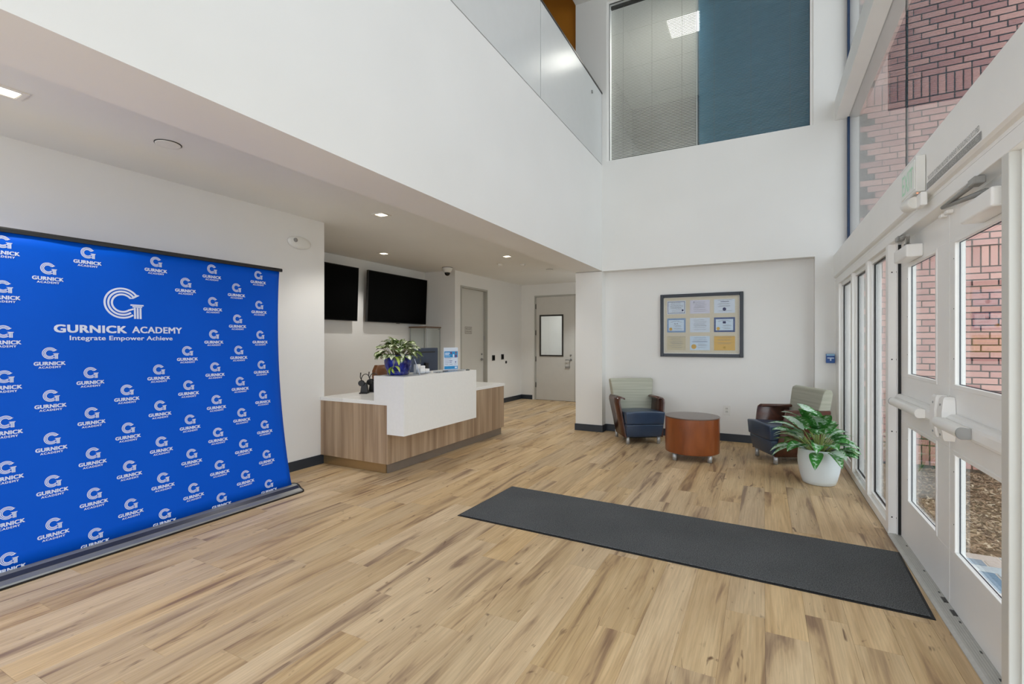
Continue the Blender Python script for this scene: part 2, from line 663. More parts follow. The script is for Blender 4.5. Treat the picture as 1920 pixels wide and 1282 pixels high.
def plank_seen(p):
    x, y, w, l = p
    best = 0
    for fy in (0, 0.5, 1):
        for fx in (0, 1):
            fw, u, v = cam_px(x + w * fx, y + l * fy, 0)
            if fw > 0.3 and -150 < u < 2070 and v < 1450:
                if x + w < XL - 0.05 and y + l < YL: continue
                if x + w < -4.3 and y < 7.4: continue     # behind the desk and the left wall
                best = max(best, w * l / (fw ** 3))
    return best


plank_list.sort(key=plank_seen, reverse=True)
rest = BM()
for i, (x, y, w, l) in enumerate(plank_list):
    if i < 296 and plank_seen((x, y, w, l)) > 0:
        key = (round(w, 3), round(l, 3))
        if key not in _pm:
            _pm[key] = plank_mesh(*key)
        o = bpy.data.objects.new('floor_plank', _pm[key])
        o.location = (x, y, 0)
        o.parent = floor
        COL.objects.link(o)
    else:
        box(rest, x + 0.0006, x + w - 0.0006, y + 0.0006, y + l - 0.0006, -0.012, 0)
tag(finish('planks', rest, M_FLOOR, floor), kind='stuff')

# ------------------------------------------------------------------ walls and ceilings
bm = BM()
box(bm, -6.2, XB2, YN, 10.6, ZC, 4.0)
tag(finish('ceiling', bm, M_CEIL), kind='structure')
bm = BM()
box(bm, -6.2, 1.1, YN, 13.0, ZTOP, ZTOP + 0.2)
tag(finish('ceiling_upper', bm, M_CEIL), kind='structure')

# balcony wall: deep beam over the low area
bm = BM()
box(bm, XB2, XB, YN, YB, ZB, 4.115)
tag(finish('wall_balcony', bm, M_WALL), kind='structure')
sbox('trim_1', (XB2, XB - 0.012, YN, YB, 4.115, 4.125), M_BLACK)
# glossy guard panels along the balcony edge
guard = structure('wall_guard')
py = YB
edges = [YB, 4.915, 2.4, -0.2, YN]
for a, b in zip(edges, edges[1:]):
    pbox('guard_panel', (XB - 0.045, XB, b + 0.007, a - 0.007, 4.125, 5.21), M_GLOSSPANEL, guard, 0.002, 1)
pbox('guard_backing', (XB - 0.07, XB - 0.0455, YN, YB, 4.125, 5.20), M_BLACK, guard)
pbox('top_rail', (XB - 0.075, XB + 0.006, YN, YB, 5.21, 5.235), simple('dark_bronze_rail', (60, 56, 54), 0.3, metal=0.6, vary=0.05), guard)
bm = BM()
cyl(bm, (XB, 6.72, 5.02), (XB + 0.012, 6.72, 5.02), 0.022, 16)
finish('guard_fixing', bm, M_CHROME, guard)
# header over the balcony opening and ochre wall behind it
sbox('trim_2', (XB2, XB - 0.02, YN, YB, 6.72, ZTOP), M_WALL)
sbox('wall_mezzanine', (-6.2, XB2 - 0.002, 7.32, 7.50, 4.0, ZTOP), M_ORANGE)
sbox('wall_mezzanine_left', (-6.35, -6.2, YN, 7.5, 4.0, ZTOP), M_WALL)

# back wall with the seating recess and the upper window opening
WX0, WX1, WZ0, WZ1 = -2.14, 0.561, 4.161, 6.62
RX0, RX1, RZ1 = -2.21, 0.578, 2.482
bm = BM()
box(bm, XB2, RX0, YB, YR + 0.1, 0, ZB)                 # pier left of the recess
box(bm, RX1, 1.04, YB, YR + 0.1, 0, RZ1)               # pier right
box(bm, XB2, 1.04, YB, YR + 0.1, RZ1, WZ0)             # band between recess and window
box(bm, XB2, WX0, YB, YR + 0.1, WZ0, ZTOP)
box(bm, WX1, 1.04, YB, YR + 0.1, WZ0, ZTOP)
box(bm, WX0, WX1, YB, YR + 0.1, WZ1, ZTOP)
tag(finish('wall_back', bm, M_WALL), kind='structure')
sbox('wall_recess', (RX0, RX1, YR, YR + 0.1, 0, RZ1), M_WALL)

# left wall, screen wall and corridor walls
bm = BM()
box(bm, -6.1, XL, YN, YL, 0, ZC)
tag(finish('wall_left', bm, M_WALL), kind='structure')
sbox('wall_screens', (XT - 0.12, XT, YL, YT + 0.12, 0, ZC), M_WALL)
D3Y0, D3Y1, D3Z = 7.875, 8.905, 2.50
bm = BM()
box(bm, XT, XC, YT, YT + 0.10, 0, ZC)
box(bm, XC - 0.12, XC, YT + 0.10, D3Y0, 0, ZC)
box(bm, XC - 0.12, XC, D3Y1, YD, 0, ZC)
box(bm, XC - 0.12, XC, D3Y0, D3Y1, D3Z, ZC)
tag(finish('wall_corridor', bm, M_WALL), kind='structure')
D4X0, D4X1, D4Z = -4.905, -3.62, 2.50
bm = BM()
box(bm, XC - 0.12, D4X0, YD, YD + 0.12, 0, ZC + 0.1)
box(bm, D4X1, XB2 + 0.2, YD, YD + 0.12, 0, ZC + 0.1)
box(bm, D4X0, D4X1, YD, YD + 0.12, D4Z, ZC + 0.1)
tag(finish('wall_corridor_end', bm, M_WALL), kind='structure')
sbox('wall_corridor_right', (XB2, XB2 + 0.1, YR + 0.1, YD, 0, ZC), M_WALL)
# room beyond the corridor door
bm = BM()
box(bm, -5.9, -2.4, 12.4, 12.5, 0, 2.85)
box(bm, -5.9, -5.8, YD + 0.12, 12.4, 0, 2.85)
box(bm, -2.5, -2.4, YD + 0.12, 12.4, 0, 2.85)
tag(finish('wall_far_room', bm, M_WALL), kind='structure')
sbox('ceiling_far_room', (-5.9, -2.4, YD + 0.12, 12.5, 2.85, 2.95), M_CEIL)

# unseen wall behind the camera, added to cut upper light; open below
sbox('wall_rear_light_block', (-6.2, 1.05, YN - 0.15, YN, 2.9, ZTOP), M_WALL)

# black rubber base boards
BH, BT = 0.105, 0.012
sbox('baseboard_left', (XL, XL + BT, YN, YL, 0, BH), M_BASE)
bm = BM()
box(bm, XB2 - BT, RX0 + BT, YB - BT, YB, 0, BH)
box(bm, RX0, RX0 + BT, YB, YR - BT, 0, BH)
box(bm, RX0 + BT, RX1 - BT, YR - BT, YR, 0, BH)
box(bm, RX1 - BT, RX1, YB, YR - BT, 0, BH)
box(bm, RX1 - BT, 0.785, YB - BT, YB, 0, BH)
tag(finish('baseboard_back', bm, M_BASE), kind='structure')
bm = BM()
box(bm, XC, XC + BT, D3Y1 + 0.06, YD, 0, BH)
box(bm, XC + BT, D4X0 - 0.06, YD - BT, YD, 0, BH)
box(bm, XC, XC + BT, YT, D3Y0 - 0.06, 0, BH)
tag(finish('baseboard_corridor', bm, M_BASE), kind='structure')

# ------------------------------------------------------------------ window wall (right)
# header fascia with its stepped underside
bm = BM()
prof = [(XF, 2.475), (XF, 2.205), (XF + 0.012, 2.195), (XF + 0.03, 2.19), (XF + 0.03, 2.172), (1.03, 2.172), (1.03, 2.475)]
prism(bm, prof, lambda u, v, a: (u, a, v), YN, YB)
tag(finish('trim_3', bm, M_FRAME), kind='structure')
sbox('trim_4', (XF + 0.032, 0.99, YN, YB, 2.1685, 2.172), M_BLACK)
# upper transom beam
bm = BM()
box(bm, 0.79, 1.035, YN, YB, 4.165, 4.42, 0.004, 1)
tag(finish('trim_5', bm, M_FRAME), kind='structure')

# storefront: sidelites beside the doors
HEAD = 2.10
store = structure('window_2')
MULL = [(YB, 6.95), (6.06, 5.97), (5.24, 5.15), (4.44, 4.36)]
for a, b in MULL[:3]:
    pbox('mullion', (XW, XW + 0.10, b, a, 0, HEAD), M_FRAME, store, 0.002, 1)
pbox('head_rail', (XW, XW + 0.12, YN, YB, HEAD, 2.168), M_FRAME, store, 0.002, 1)
pairs = [(6.95, 6.06), (5.97, 5.24), (5.15, 4.44)]
for a, b in pairs:
    pbox('sill_rail', (XW + 0.001, XW + 0.10, b, a, 0, 0.07), M_FRAME, store, 0.002, 1)
    bm = BM()   # stop bead with black gasket round the pane
    x0, x1 = XW + 0.028, XW + 0.045
    for (ya, yb, za, zb) in ((b, a, 0.07, 0.105), (b, a, HEAD - 0.035, HEAD), (b, b + 0.018, 0.105, HEAD - 0.035), (a - 0.018, a, 0.105, HEAD - 0.035)):
        box(bm, x0, x1, ya, yb, za, zb)
    finish('glazing_bead', bm, M_FRAME, store)
    bm = BM()
    x0, x1 = XW + 0.045, XW + 0.056
    for (ya, yb, za, zb) in ((b + .012, a - .012, 0.10, 0.113), (b + .012, a - .012, HEAD - 0.045, HEAD - 0.03), (b + .01, b + 0.026, 0.113, HEAD - 0.045), (a - 0.032, a - .01, 0.113, HEAD - 0.045)):
        box(bm, x0, x1, ya, yb, za, zb)
    finish('gasket', bm, M_BLACK, store)
    pbox('glass_pane', (XW + 0.056, XW + 0.064, b + 0.004, a - 0.004, 0.075, HEAD - 0.004), M_GLASS_STORE, store)

# door jambs and next bay
JB = 2.42
pbox('door_jamb', (XW, XW + 0.10, 4.36, 4.44, 0, HEAD), M_FRAME, store, 0.002, 1)
pbox('door_stop', (XW + 0.045, XW + 0.052, 4.335, 4.36, 0.016, HEAD), M_FRAME, store)
bm = BM()
for sz in (0.13, 0.75, 1.27, 1.9):
    cyl(bm, (XW + 0.044, 4.347, sz), (XW + 0.0452, 4.347, sz), 0.005, 8)
    cyl(bm, (XW + 0.022, 4.3588, sz), (XW + 0.022, 4.3602, sz), 0.005, 8)
finish('screw', bm, M_BLACK, store)
pbox('door_jamb', (XW, XW + 0.12, JB, JB + 0.062, 0, HEAD), M_DOOR_AND_DIM_POST, store, 0.002, 1)  # post has the frame paint; its brightness is cut by a darker colour
pbox('door_stop', (XW + 0.03, XW + 0.12, JB - 0.0155, JB, 0, HEAD), M_DOOR_AND_DIM_POST, store)  # same darkened colour to tone down the light on the post
for a, b in ((JB - 0.02, 1.2), (1.12, -0.2), (-0.28, -1.6)):
    pbox('glass_pane', (XW + 0.062, XW + 0.07, b, a, 0.07, HEAD), M_GLASS_STORE, store)
    pbox('sill_rail', (XW + 0.001, XW + 0.10, b, a, 0, 0.07), M_FRAME, store)
    pbox('mullion', (XW, XW + 0.10, b - 0.08, b, 0, HEAD), M_FRAME, store, 0.002, 1)
# threshold
thr = structure('trim_6')
bm = BM()
prof = [(XW - 0.004, 0.0), (XW - 0.004, 0.006), (XW + 0.012, 0.014), (0.868, 0.014), (0.868, 0.020), (0.95, 0.020), (0.95, 0.0)]
prism(bm, prof, lambda u, v, a: (u, a, v), JB + 0.062, 4.36)
finish('threshold_plate', bm, simple('worn_aluminium_sill', (196, 196, 192), 0.42, vary=0.06, scale=40), thr)
bm = BM()
for i in range(4):
    xx = XW + 0.024 + i * 0.011
    box(bm, xx, xx + 0.003, JB + 0.07, 4.35, 0.0138, 0.0152)
finish('threshold_ribs', bm, simple('worn_aluminium_rib', (180, 180, 176), 0.45, vary=0.06), thr)
bm = BM()
for yy in (4.12, 3.72, 3.44, 3.12, 2.86, 2.66):
    box(bm, 0.855, 0.863, yy, yy + 0.02, 0.014, 0.0155)
for yy in (3.36, 3.22):
    box(bm, 0.849, 0.869, yy - 0.03, yy + 0.03, 0.014, 0.017)
finish('strike_marks', bm, simple('dark_scuffed_steel', (70, 70, 68), 0.4, metal=0.6, vary=0.1), thr)

# upper glazing
upper = structure('window_3')
for a, b in ((YB - 0.03, 4.478), (4.466, 1.75), (1.738, -1.0), (-1.012, YN)):
    pbox('glass_pane', (XG, XG + 0.010, b, a, 2.475, 4.165), M_GLASS_TINT, upper)
    pbox('glass_pane', (XG, XG + 0.010, b, a, 4.42, ZTOP), M_GLASS_TINT, upper)
for yy in (4.472, 1.744, -1.006):
    pbox('silicone_joint', (XG - 0.001, XG + 0.011, yy - 0.006, yy + 0.006, 2.475, ZTOP), M_BLACK, upper)
pbox('edge_gasket', (XG - 0.012, XG + 0.014, YB - 0.06, YB, 2.475, 4.165), M_NAVYGASKET, upper)
pbox('edge_gasket', (XG - 0.012, XG + 0.014, YB - 0.06, YB, 4.42, ZTOP), M_NAVYGASKET, upper)

# ---- double entrance doors
DX0, DX1 = 0.868, 0.913


def entry_door(name, y_hinge, y_meet):
    d = structure(name)
    ya, yb = min(y_hinge, y_meet), max(y_hinge, y_meet)
    far = y_hinge > y_meet
    if far:
        la, lb = 3.518, 4.146          # glass lites
    else:
        la, lb = 2.585, 3.246
    for (y0, y1, z0, z1) in ((ya, yb, 0.018, 0.300), (ya, yb, 0.840, 1.157), (ya, yb, 1.927, 2.092)):
        pbox('rail', (DX0, DX1, y0, y1, z0, z1), M_FRAME, d, 0.0015, 1)
    for (z0, z1) in ((0.300, 0.840), (1.157, 1.927)):
        pbox('stile', (DX0, DX1, ya, la, z0, z1), M_FRAME, d)
        pbox('stile', (DX0, DX1, lb, yb, z0, z1), M_FRAME, d)
        bm = BM()
        w = 0.022
        for (y0, y1, za, zb) in ((la, lb, z0, z0 + w), (la, lb, z1 - w, z1), (la, la + w, z0 + w, z1 - w), (lb - w, lb, z0 + w, z1 - w)):
            box(bm, DX0 - 0.004, DX0 + 0.014, y0, y1, za, zb, 0.002, 1)
        finish('glazing_bead', bm, M_FRAME, d)
        bm = BM()
        g = 0.004
        for (y0, y1, za, zb) in ((la + w, lb - w, z0 + w, z0 + w + g), (la + w, lb - w, z1 - w - g, z1 - w), (la + w, la + w + g, z0 + w + g, z1 - w - g), (lb - w - g, lb - w, z0 + w + g, z1 - w - g)):
            box(bm, DX0 + 0.0145, DX0 + 0.018, y0, y1, za, zb)
        finish('gasket', bm, simple('navy_gasket', (20, 30, 48), 0.4, vary=0.1), d)
        pbox('glass_pane', (DX0 + 0.018, DX0 + 0.026, la, lb, z0, z1), M_GLASS_STORE, d)
        bm = BM()
        n = 3 if z1 > 1 else 2
        for k in range(n):
            zz = z0 + (z1 - z0) * (k + 0.6) / n
            cyl(bm, (DX0 - 0.0052, lb - 0.011, zz), (DX0 - 0.003, lb - 0.011, zz), 0.0028, 6)
        finish('screw', bm, M_BLACK, d)
    return d


door1 = entry_door('door_1', 4.325, 3.320)
door2 = entry_door('door_2', 2.485, 3.314)
sbox('trim_7', (DX0 - 0.0155, DX0 + 0.05, 4.3265, 4.3595, 0.02, 2.09), M_BLACK)


def panic_bar(door, y_start, y_end, touch0, touch1, head_y):
    """push bar: full-width rail, rounded touch bar, head case at the meeting stile"""
    zc = 0.985
    b = BM()
    prof = [(DX0 - 0.002, zc - 0.045), (DX0 - 0.03, zc - 0.041), (DX0 - 0.038, zc - 0.034), (DX0 - 0.042, zc - 0.022), (DX0 - 0.042, zc + 0.014), (DX0 - 0.039, zc + 0.026), (DX0 - 0.030, zc + 0.037), (DX0 - 0.018, zc + 0.043), (DX0 - 0.002, zc + 0.045)]
    prism(b, prof, lambda u, v, a: (u, a, v), y_start, y_end)
    bar = finish('push_bar_rail', b, M_FRAME, door)
    b = BM()
    prof = [(DX0 - 0.043, zc - 0.026)] + [(DX0 - 0.072 - 0.021 * math.cos(R(a_)), zc - 0.002 + 0.027 * math.sin(R(a_))) for a_ in range(-90, 91, 15)] + [(DX0 - 0.043, zc + 0.022)]
    prism(b, prof, lambda u, v, a: (u, a, v), touch0, touch1)
    finish('touch_bar', b, M_FRAME, bar)
    b = BM()
    t = touch0 if abs(touch0 - head_y) > abs(touch1 - head_y) else touch1
    oth = touch1 if t == touch0 else touch0
    e = 0.012 if t > oth else -0.012
    prism(b, [(u - (0.003 if u < DX0 - 0.05 else 0), v * 1.0) for u, v in prof], lambda u, v, a: (u, a, v), t, t + e)
    finish('end_cap', b, M_ALU, bar)
    b = BM()
    # head case: tapered block above and below the rail
    def ring(z, s):
        return [(DX0 - 0.002, head_y - 0.048 * s, z), (DX0 - 0.05 * s - 0.006, head_y - 0.040 * s, z), (DX0 - 0.05 * s - 0.006, head_y + 0.040 * s, z), (DX0 - 0.002, head_y + 0.048 * s, z)]
    zs = [(zc - 0.098, 0.72), (zc - 0.085, 0.86), (zc - 0.04, 1.0), (zc + 0.05, 1.0), (zc + 0.115, 0.84), (zc + 0.128, 0.70)]
    rings = [[b.verts.new(p) for p in ring(z, s)] for z, s in zs]
    for A, B in zip(rings, rings[1:]):
        for i in range(4):
            b.faces.new((A[i], A[(i + 1) % 4], B[(i + 1) % 4], B[i]))
    b.faces.new(rings[0]); b.faces.new(rings[-1])
    finish('head_case', b, M_FRAME, bar)
    b = BM()
    cyl(b, (DX0 - 0.054, head_y, zc + 0.085), (DX0 - 0.048, head_y, zc + 0.085), 0.006, 10)
    cyl(b, (DX0 - 0.054, head_y, zc - 0.07), (DX0 - 0.046, head_y, zc - 0.07), 0.006, 10)
    finish('screw', b, M_CHROME, bar)


panic_bar(door1, 4.30, 3.345, 4.20, 3.56, 3.385)
panic_bar(door2, 2.50, 3.300, 3.235, 2.88, 3.262)


def closer(door, y0, y1, arm_a, arm_b):
    bm = BM()
    box(bm, DX0 - 0.085, DX0 - 0.001, y0, y1, 1.925, 2.005, 0.009, 3)
    c = finish('closer_body', bm, M_FRAME, door)
    bm = BM()
    ym = (y0 + y1) / 2
    cyl(bm, (DX0 - 0.045, ym, 2.004), (DX0 - 0.045, ym, 2.03), 0.018, 14)
    tube(bm, [(DX0 - 0.045, ym, 2.028), arm_a], [0.012, 0.010], 6)
    tube(bm, [arm_a, arm_b], [0.010, 0.012], 6)
    box(bm, arm_b[0] - 0.02, arm_b[0] + 0.02, arm_b[1] - 0.035, arm_b[1] + 0.035, arm_b[2] - 0.016, arm_b[2] + 0.016, 0.004, 1)
    finish('closer_arm', bm, simple('grey_painted_arm', (150, 150, 147), 0.35, metal=0.2, vary=0.05), c)


closer(door1, 3.78, 4.10, (0.775, 3.70, 2.045), (0.80, 4.02, 2.078))
closer(door2, 2.52, 2.86, (0.765, 3.02, 2.045), (0.80, 2.72, 2.078))
bm = BM()
for yy in (3.36, 3.27):
    box(bm, DX0 - 0.03, DX0 - 0.001, yy - 0.025, yy + 0.025, 2.062, 2.082, 0.004, 1)
finish('top_latch', bm, M_FRAME, door1)

# header notice text: two lines running along the fascia
bm = BM()
LINE = 'THIS DOOR TO REMAIN UNLOCKED WHENEVER THE BUILDING IS OCCUPIED'
ft = lambda u, v: (XF - 0.0012, -u, v)
put_text(bm, LINE, -3.30, -2.605, 2.254, 0.026, ft, 0.0)
put_quad(bm, -3.315, -2.585, 2.211, 2.246, ft, 0)
put_text(bm, LINE, -3.300, -2.605, 2.2155, 0.026, lambda u, v: (XF - 0.0020, -u, v), 0.0, 1.0, 1)
notice = finish('door_notice', bm, [simple('grey_vinyl_letter', (150, 150, 148), 0.5, vary=0.03), simple('pale_vinyl_letter', (205, 205, 202), 0.5, vary=0.02)])
tag(notice, 'two line vinyl notice in grey letters on the door header', 'notice')

# exit sign and the small sensor under it
ex = thing('exit_sign', 'white box exit sign with green letters on the header', 'exit sign', (XF, 3.48, 2.21))
pbox('housing', (XF - 0.045, XF - 0.002, 3.325, 3.64, 2.212, 2.41), M_PLASTIC_W, ex, 0.006, 2)
bm = BM()
box(bm, XF - 0.0475, XF - 0.0445, 3.345, 3.62, 2.232, 2.392)
finish('face_plate', bm, simple('pale_sign_face', (236, 240, 236), 0.3, vary=0.01), ex)
bm = BM()
put_text(bm, 'EXIT', -3.595, -3.37, 2.252, 0.12, lambda u, v: (XF - 0.0485, -u, v), 0.0)
finish('lettering', bm, emis('green_exit_letters', (176, 218, 190), 0.15), ex)
bm = BM()
cyl(bm, (XF - 0.03, 3.36, 2.2095), (XF - 0.03, 3.36, 2.2118), 0.004, 8)
finish('indicator_lamp', bm, emis('amber_indicator', (255, 150, 110), 2.0), ex)
bm = BM()
box(bm, XF - 0.03, XF - 0.001, 3.30, 3.40, 2.13, 2.203, 0.004, 1)
sens = thing('door_sensor', 'small rounded white sensor under the exit sign', 'sensor', (XF, 3.40, 2.13))
finish('bracket', bm, M_FRAME, sens)
bm = BM()
lathe(bm, [(0.004, -0.062), (0.026, -0.056), (0.036, -0.036), (0.038, 0.0), (0.034, 0.05), (0.030, 0.055)], (0, 0, 0), 18)
bm.transform(Matrix.Translation((XF - 0.045, 3.43, 2.165)) @ Matrix.Rotation(R(90), 4, 'X') @ Matrix.Rotation(R(8), 4, 'Y'))
finish('sensor_head', bm, M_PLASTIC_W, sens)

# ------------------------------------------------------------------ upper window in the back wall, blinds, office behind
win = structure('window_1')
FY0, FY1 = YB + 0.02, YB + 0.075
for dims in ((WX0, WX0 + 0.035, FY0, FY1, WZ0, WZ1), (WX1 - 0.035, WX1, FY0, FY1, WZ0, WZ1), (WX0 + .035, WX1 - .035, FY0, FY1, WZ1 - 0.035, WZ1), (WX0 + .035, WX1 - .035, FY0, FY1, WZ0, WZ0 + 0.012)):
    pbox('frame_bar', dims, M_FRAME, win)
bm = BM()
gx0, gx1, gz0, gz1 = WX0 + 0.035, WX1 - 0.035, WZ0 + 0.012, WZ1 - 0.035
for d in ((gx0, gx0 + 0.006, gz0, gz1), (gx1 - 0.006, gx1, gz0, gz1), (gx0, gx1, gz1 - 0.006, gz1), (gx0, gx1, gz0, gz0 + 0.005)):
    box(bm, d[0], d[1], FY0 + 0.012, FY0 + 0.02, d[2], d[3])
finish('gasket', bm, M_BLACK, win)
pbox('glass_pane', (gx0, gx1, FY0 + 0.02, FY0 + 0.028, gz0, gz1), M_GLASS, win)
XS = -0.842       # where the two blinds meet


def blind(name, x0, x1, label, m_slat, m_rail, tilt):
    t = thing(name, label, 'blind', ((x0 + x1) / 2, FY1 + 0.05, WZ0), 0, 'venetian blinds in the upper window')
    yc = FY1 + 0.03
    bm = BM()
    z = WZ0 + 0.045
    hw = 0.0125
    while z < WZ1 - 0.10:
        dy, dz = hw * math.cos(tilt), hw * math.sin(tilt)
        a = [(x0 + .01, yc - dy, z - dz), (x1 - .01, yc - dy, z - dz), (x1 - .01, yc, z + 0.0016), (x0 + .01, yc, z + 0.0016), (x0 + .01, yc + dy, z + dz), (x1 - .01, yc + dy, z + dz)]
        lo = [bm.verts.new(p) for p in a]
        hi = [bm.verts.new((p[0], p[1], p[2] + 0.0005)) for p in a]
        for V in (lo, hi):
            bm.faces.new((V[0], V[1], V[2], V[3])); bm.faces.new((V[3], V[2], V[5], V[4]))
        for i, j in ((0, 1), (1, 2), (2, 5), (5, 4), (4, 3), (3, 0)):
            bm.faces.new((lo[i], lo[j], hi[j], hi[i]))
        z += 0.0228
    tag(finish('slats', bm, m_slat, t), kind='stuff')
    pbox('head_rail', (x0 + .01, x1 - .01, yc - 0.02, yc + 0.02, WZ1 - 0.085, WZ1 - 0.04), m_rail, t)
    pbox('bottom_rail', (x0 + .01, x1 - .01, yc - 0.013, yc + 0.013, WZ0 + 0.014, WZ0 + 0.03), m_slat, t)
    w = x1 - x0
    for f in (0.16, 0.5, 0.84):
        bm = BM()
        for s in (-1, 1):
            cyl(bm, (x0 + w * f, yc + s * 0.0135, WZ0 + 0.03), (x0 + w * f, yc + s * 0.0135, WZ1 - 0.085), 0.0013, 5)
        finish('ladder_cord', bm, simple('grey_cord', (150, 150, 146), 0.8, vary=0.05), t)
    return t


M_SLAT_L = simple('light_grey_slat', (228, 228, 225), 0.5, vary=0.01)
M_SLAT_R = simple('blue_grey_slat', (132, 172, 192), 0.45, vary=0.03)
blind('venetian_blind', WX0 + 0.035, XS - 0.006, 'light grey venetian blind covering left part of upper window', M_SLAT_L, M_BLACKPL, R(-8))
blind('venetian_blind', XS + 0.006, WX1 - 0.035, 'teal tinted venetian blind filling wider right part of upper window', M_SLAT_R, M_SLAT_R, R(-6))
pbox('centre_bar', (XS - 0.005, XS + 0.005, FY0 + 0.03, FY1, gz0, gz1), M_FRAME, win)
sbox('wall_office_accent', (XS, 0.9, 7.62, 7.70, 4.0, ZTOP), simple('teal_accent_paint', (104, 150, 170), 0.5, vary=0.03))
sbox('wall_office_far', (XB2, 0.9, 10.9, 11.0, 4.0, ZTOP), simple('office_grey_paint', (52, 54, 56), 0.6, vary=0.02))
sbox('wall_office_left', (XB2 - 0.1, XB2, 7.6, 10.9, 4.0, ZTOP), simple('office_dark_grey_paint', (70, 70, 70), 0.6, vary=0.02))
oc = structure('ceiling_office')
M_TILE = simple('ceiling_tile', (150, 150, 148), 0.8, vary=0.03, scale=30, bump=0.2, bscale=120)
for i in range(6):
    for j in range(6):
        tx, ty = XB2 + i * 0.6, 7.55 + j * 0.56
        if ty + 0.55 > 10.9: continue
        if i == 2 and j == 1: continue
        pbox('ceiling_tile', (tx + 0.012, min(tx + 0.588, 0.9), ty + 0.012, ty + 0.548, 6.64, 6.655), M_TILE, oc)
pbox('tile_grid', (XB2, 0.9, 7.5, 10.9, 6.656, 6.67), simple('grid_grey', (120, 120, 116), 0.6, vary=0.03), oc)
lp = thing('office_panel_lamp', 'bright square ceiling lamp panel seen through the left blind', 'ceiling lamp', (-1.14, 8.39, 6.62))
pbox('lamp_housing', (XB2 + 1.212, XB2 + 1.788, 8.122, 8.658, 6.642, 6.655), M_PLASTIC_W, lp)
pbox('diffuser', (XB2 + 1.235, XB2 + 1.765, 8.145, 8.635, 6.63, 6.6415), M_PANELLAMP, lp)
pbox('floor_slab', (XB2, 0.9, YR + 0.1, 11.0, 3.9, 4.0), simple('slab_grey', (130, 128, 124), 0.8, vary=0.04), oc)

# ------------------------------------------------------------------ interior doors
def lever(parent, base, dirx, face):
    """base point on the door face, dirx unit vector along the lever, face unit normal"""
    b = Vector(base); f = Vector(face); d = Vector(dirx)
    bm = BM()
    cyl(bm, b, b + f * 0.012, 0.028, 18)
    tube(bm, [b + f * 0.01, b + f * 0.05], 0.010, 10)
    tube(bm, [b + f * 0.05, b + f * 0.052 + d * 0.03, b + f * 0.05 + d * 0.12], [0.010, 0.010, 0.008], 10)
    h = finish('lever_handle', bm, M_CHROME, parent)
    bm = BM()
    cyl(bm, b + Vector((0, 0, 0.11)), b + f * 0.016 + Vector((0, 0, 0.11)), 0.018, 16)
    finish('lock_cylinder', bm, M_CHROME, parent)
    return h


# door_3: plain grey door in the corridor's left wall
d3 = structure('door_3')
M_JAMB = simple('grey_hollow_metal', (178, 178, 172), 0.42, vary=0.02)
bm = BM()
for dims in ((D3Y0, D3Y0 + 0.035, 0, D3Z), (D3Y1 - 0.035, D3Y1, 0, D3Z)):
    box(bm, XC - 0.115, XC + 0.012, dims[0], dims[1], dims[2], dims[3])
box(bm, XC - 0.115, XC + 0.012, D3Y0 + 0.035, D3Y1 - 0.035, D3Z - 0.035, D3Z)
finish('door_frame', bm, M_JAMB, d3)
pbox('door_leaf', (XC - 0.115, XC - 0.07, D3Y0 + 0.037, D3Y1 - 0.037, 0.008, D3Z - 0.037), M_DOOR_AND_DIM_POST, d3)
lever(d3, (XC - 0.07, D3Y1 - 0.12, 1.02), (0, -1, 0), (1, 0, 0))
pbox('strike_box', (XC - 0.07, XC - 0.03, D3Y1 - 0.042, D3Y1 - 0.036, 1.43, 1.52), M_ALU, d3)
sg = thing('door_sign', 'small framed warning sign on the corridor side door', 'sign', (XC - 0.06, 8.27, 1.57))
pbox('plate', (XC - 0.0698, XC - 0.0665, 8.13, 8.40, 1.555, 1.70), simple('sign_white', (196, 194, 188), 0.5, vary=0.02), sg)
bm = BM()
fs = lambda u, v: (XC - 0.0660, u, v)
put_quad(bm, 8.14, 8.39, 1.688, 1.695, fs); put_quad(bm, 8.14, 8.39, 1.558, 1.565, fs)
put_quad(bm, 8.14, 8.144, 1.565, 1.688, fs); put_quad(bm, 8.386, 8.39, 1.565, 1.688, fs)
put_text(bm, 'FIRE ALARM', 8.165, 8.365, 1.640, 0.032, fs)
put_text(bm, 'CONTROL PANEL', 8.155, 8.375, 1.585, 0.032, fs)
tag(finish('print', bm, simple('sign_ink', (64, 52, 50), 0.6, vary=0.05), sg), kind='stuff')

# door_4: corridor end door with a window
d4 = structure('door_4')
M_D4 = simple('taupe_white_door', (206, 204, 198), 0.45, vary=0.015)
bm = BM()
box(bm, D4X0, D4X0 + 0.035, YD - 0.012, YD + 0.11, 0, D4Z)
box(bm, D4X1 - 0.035, D4X1, YD - 0.012, YD + 0.11, 0, D4Z)
box(bm, D4X0 + 0.035, D4X1 - 0.035, YD - 0.012, YD + 0.11, D4Z - 0.035, D4Z)
finish('door_frame', bm, M_JAMB, d4)
lx0, lx1 = D4X0 + 0.04, D4X0 + 1.02
vx0, vx1, vz0, vz1 = -4.755, -4.175, 1.06, 2.02
bm = BM()
for (a, b, c, d) in ((lx0, vx0, 0.008, D4Z - 0.04), (vx1, lx1, 0.008, D4Z - 0.04), (vx0, vx1, 0.008, vz0), (vx0, vx1, vz1, D4Z - 0.04)):
    box(bm, a, b, YD + 0.002, YD + 0.047, c, d)
finish('door_leaf', bm, M_D4, d4)
pbox('inactive_leaf', (lx1 + 0.004, D4X1 - 0.04, YD + 0.002, YD + 0.047, 0.008, D4Z - 0.04), M_D4, d4)
bm = BM()
w = 0.035
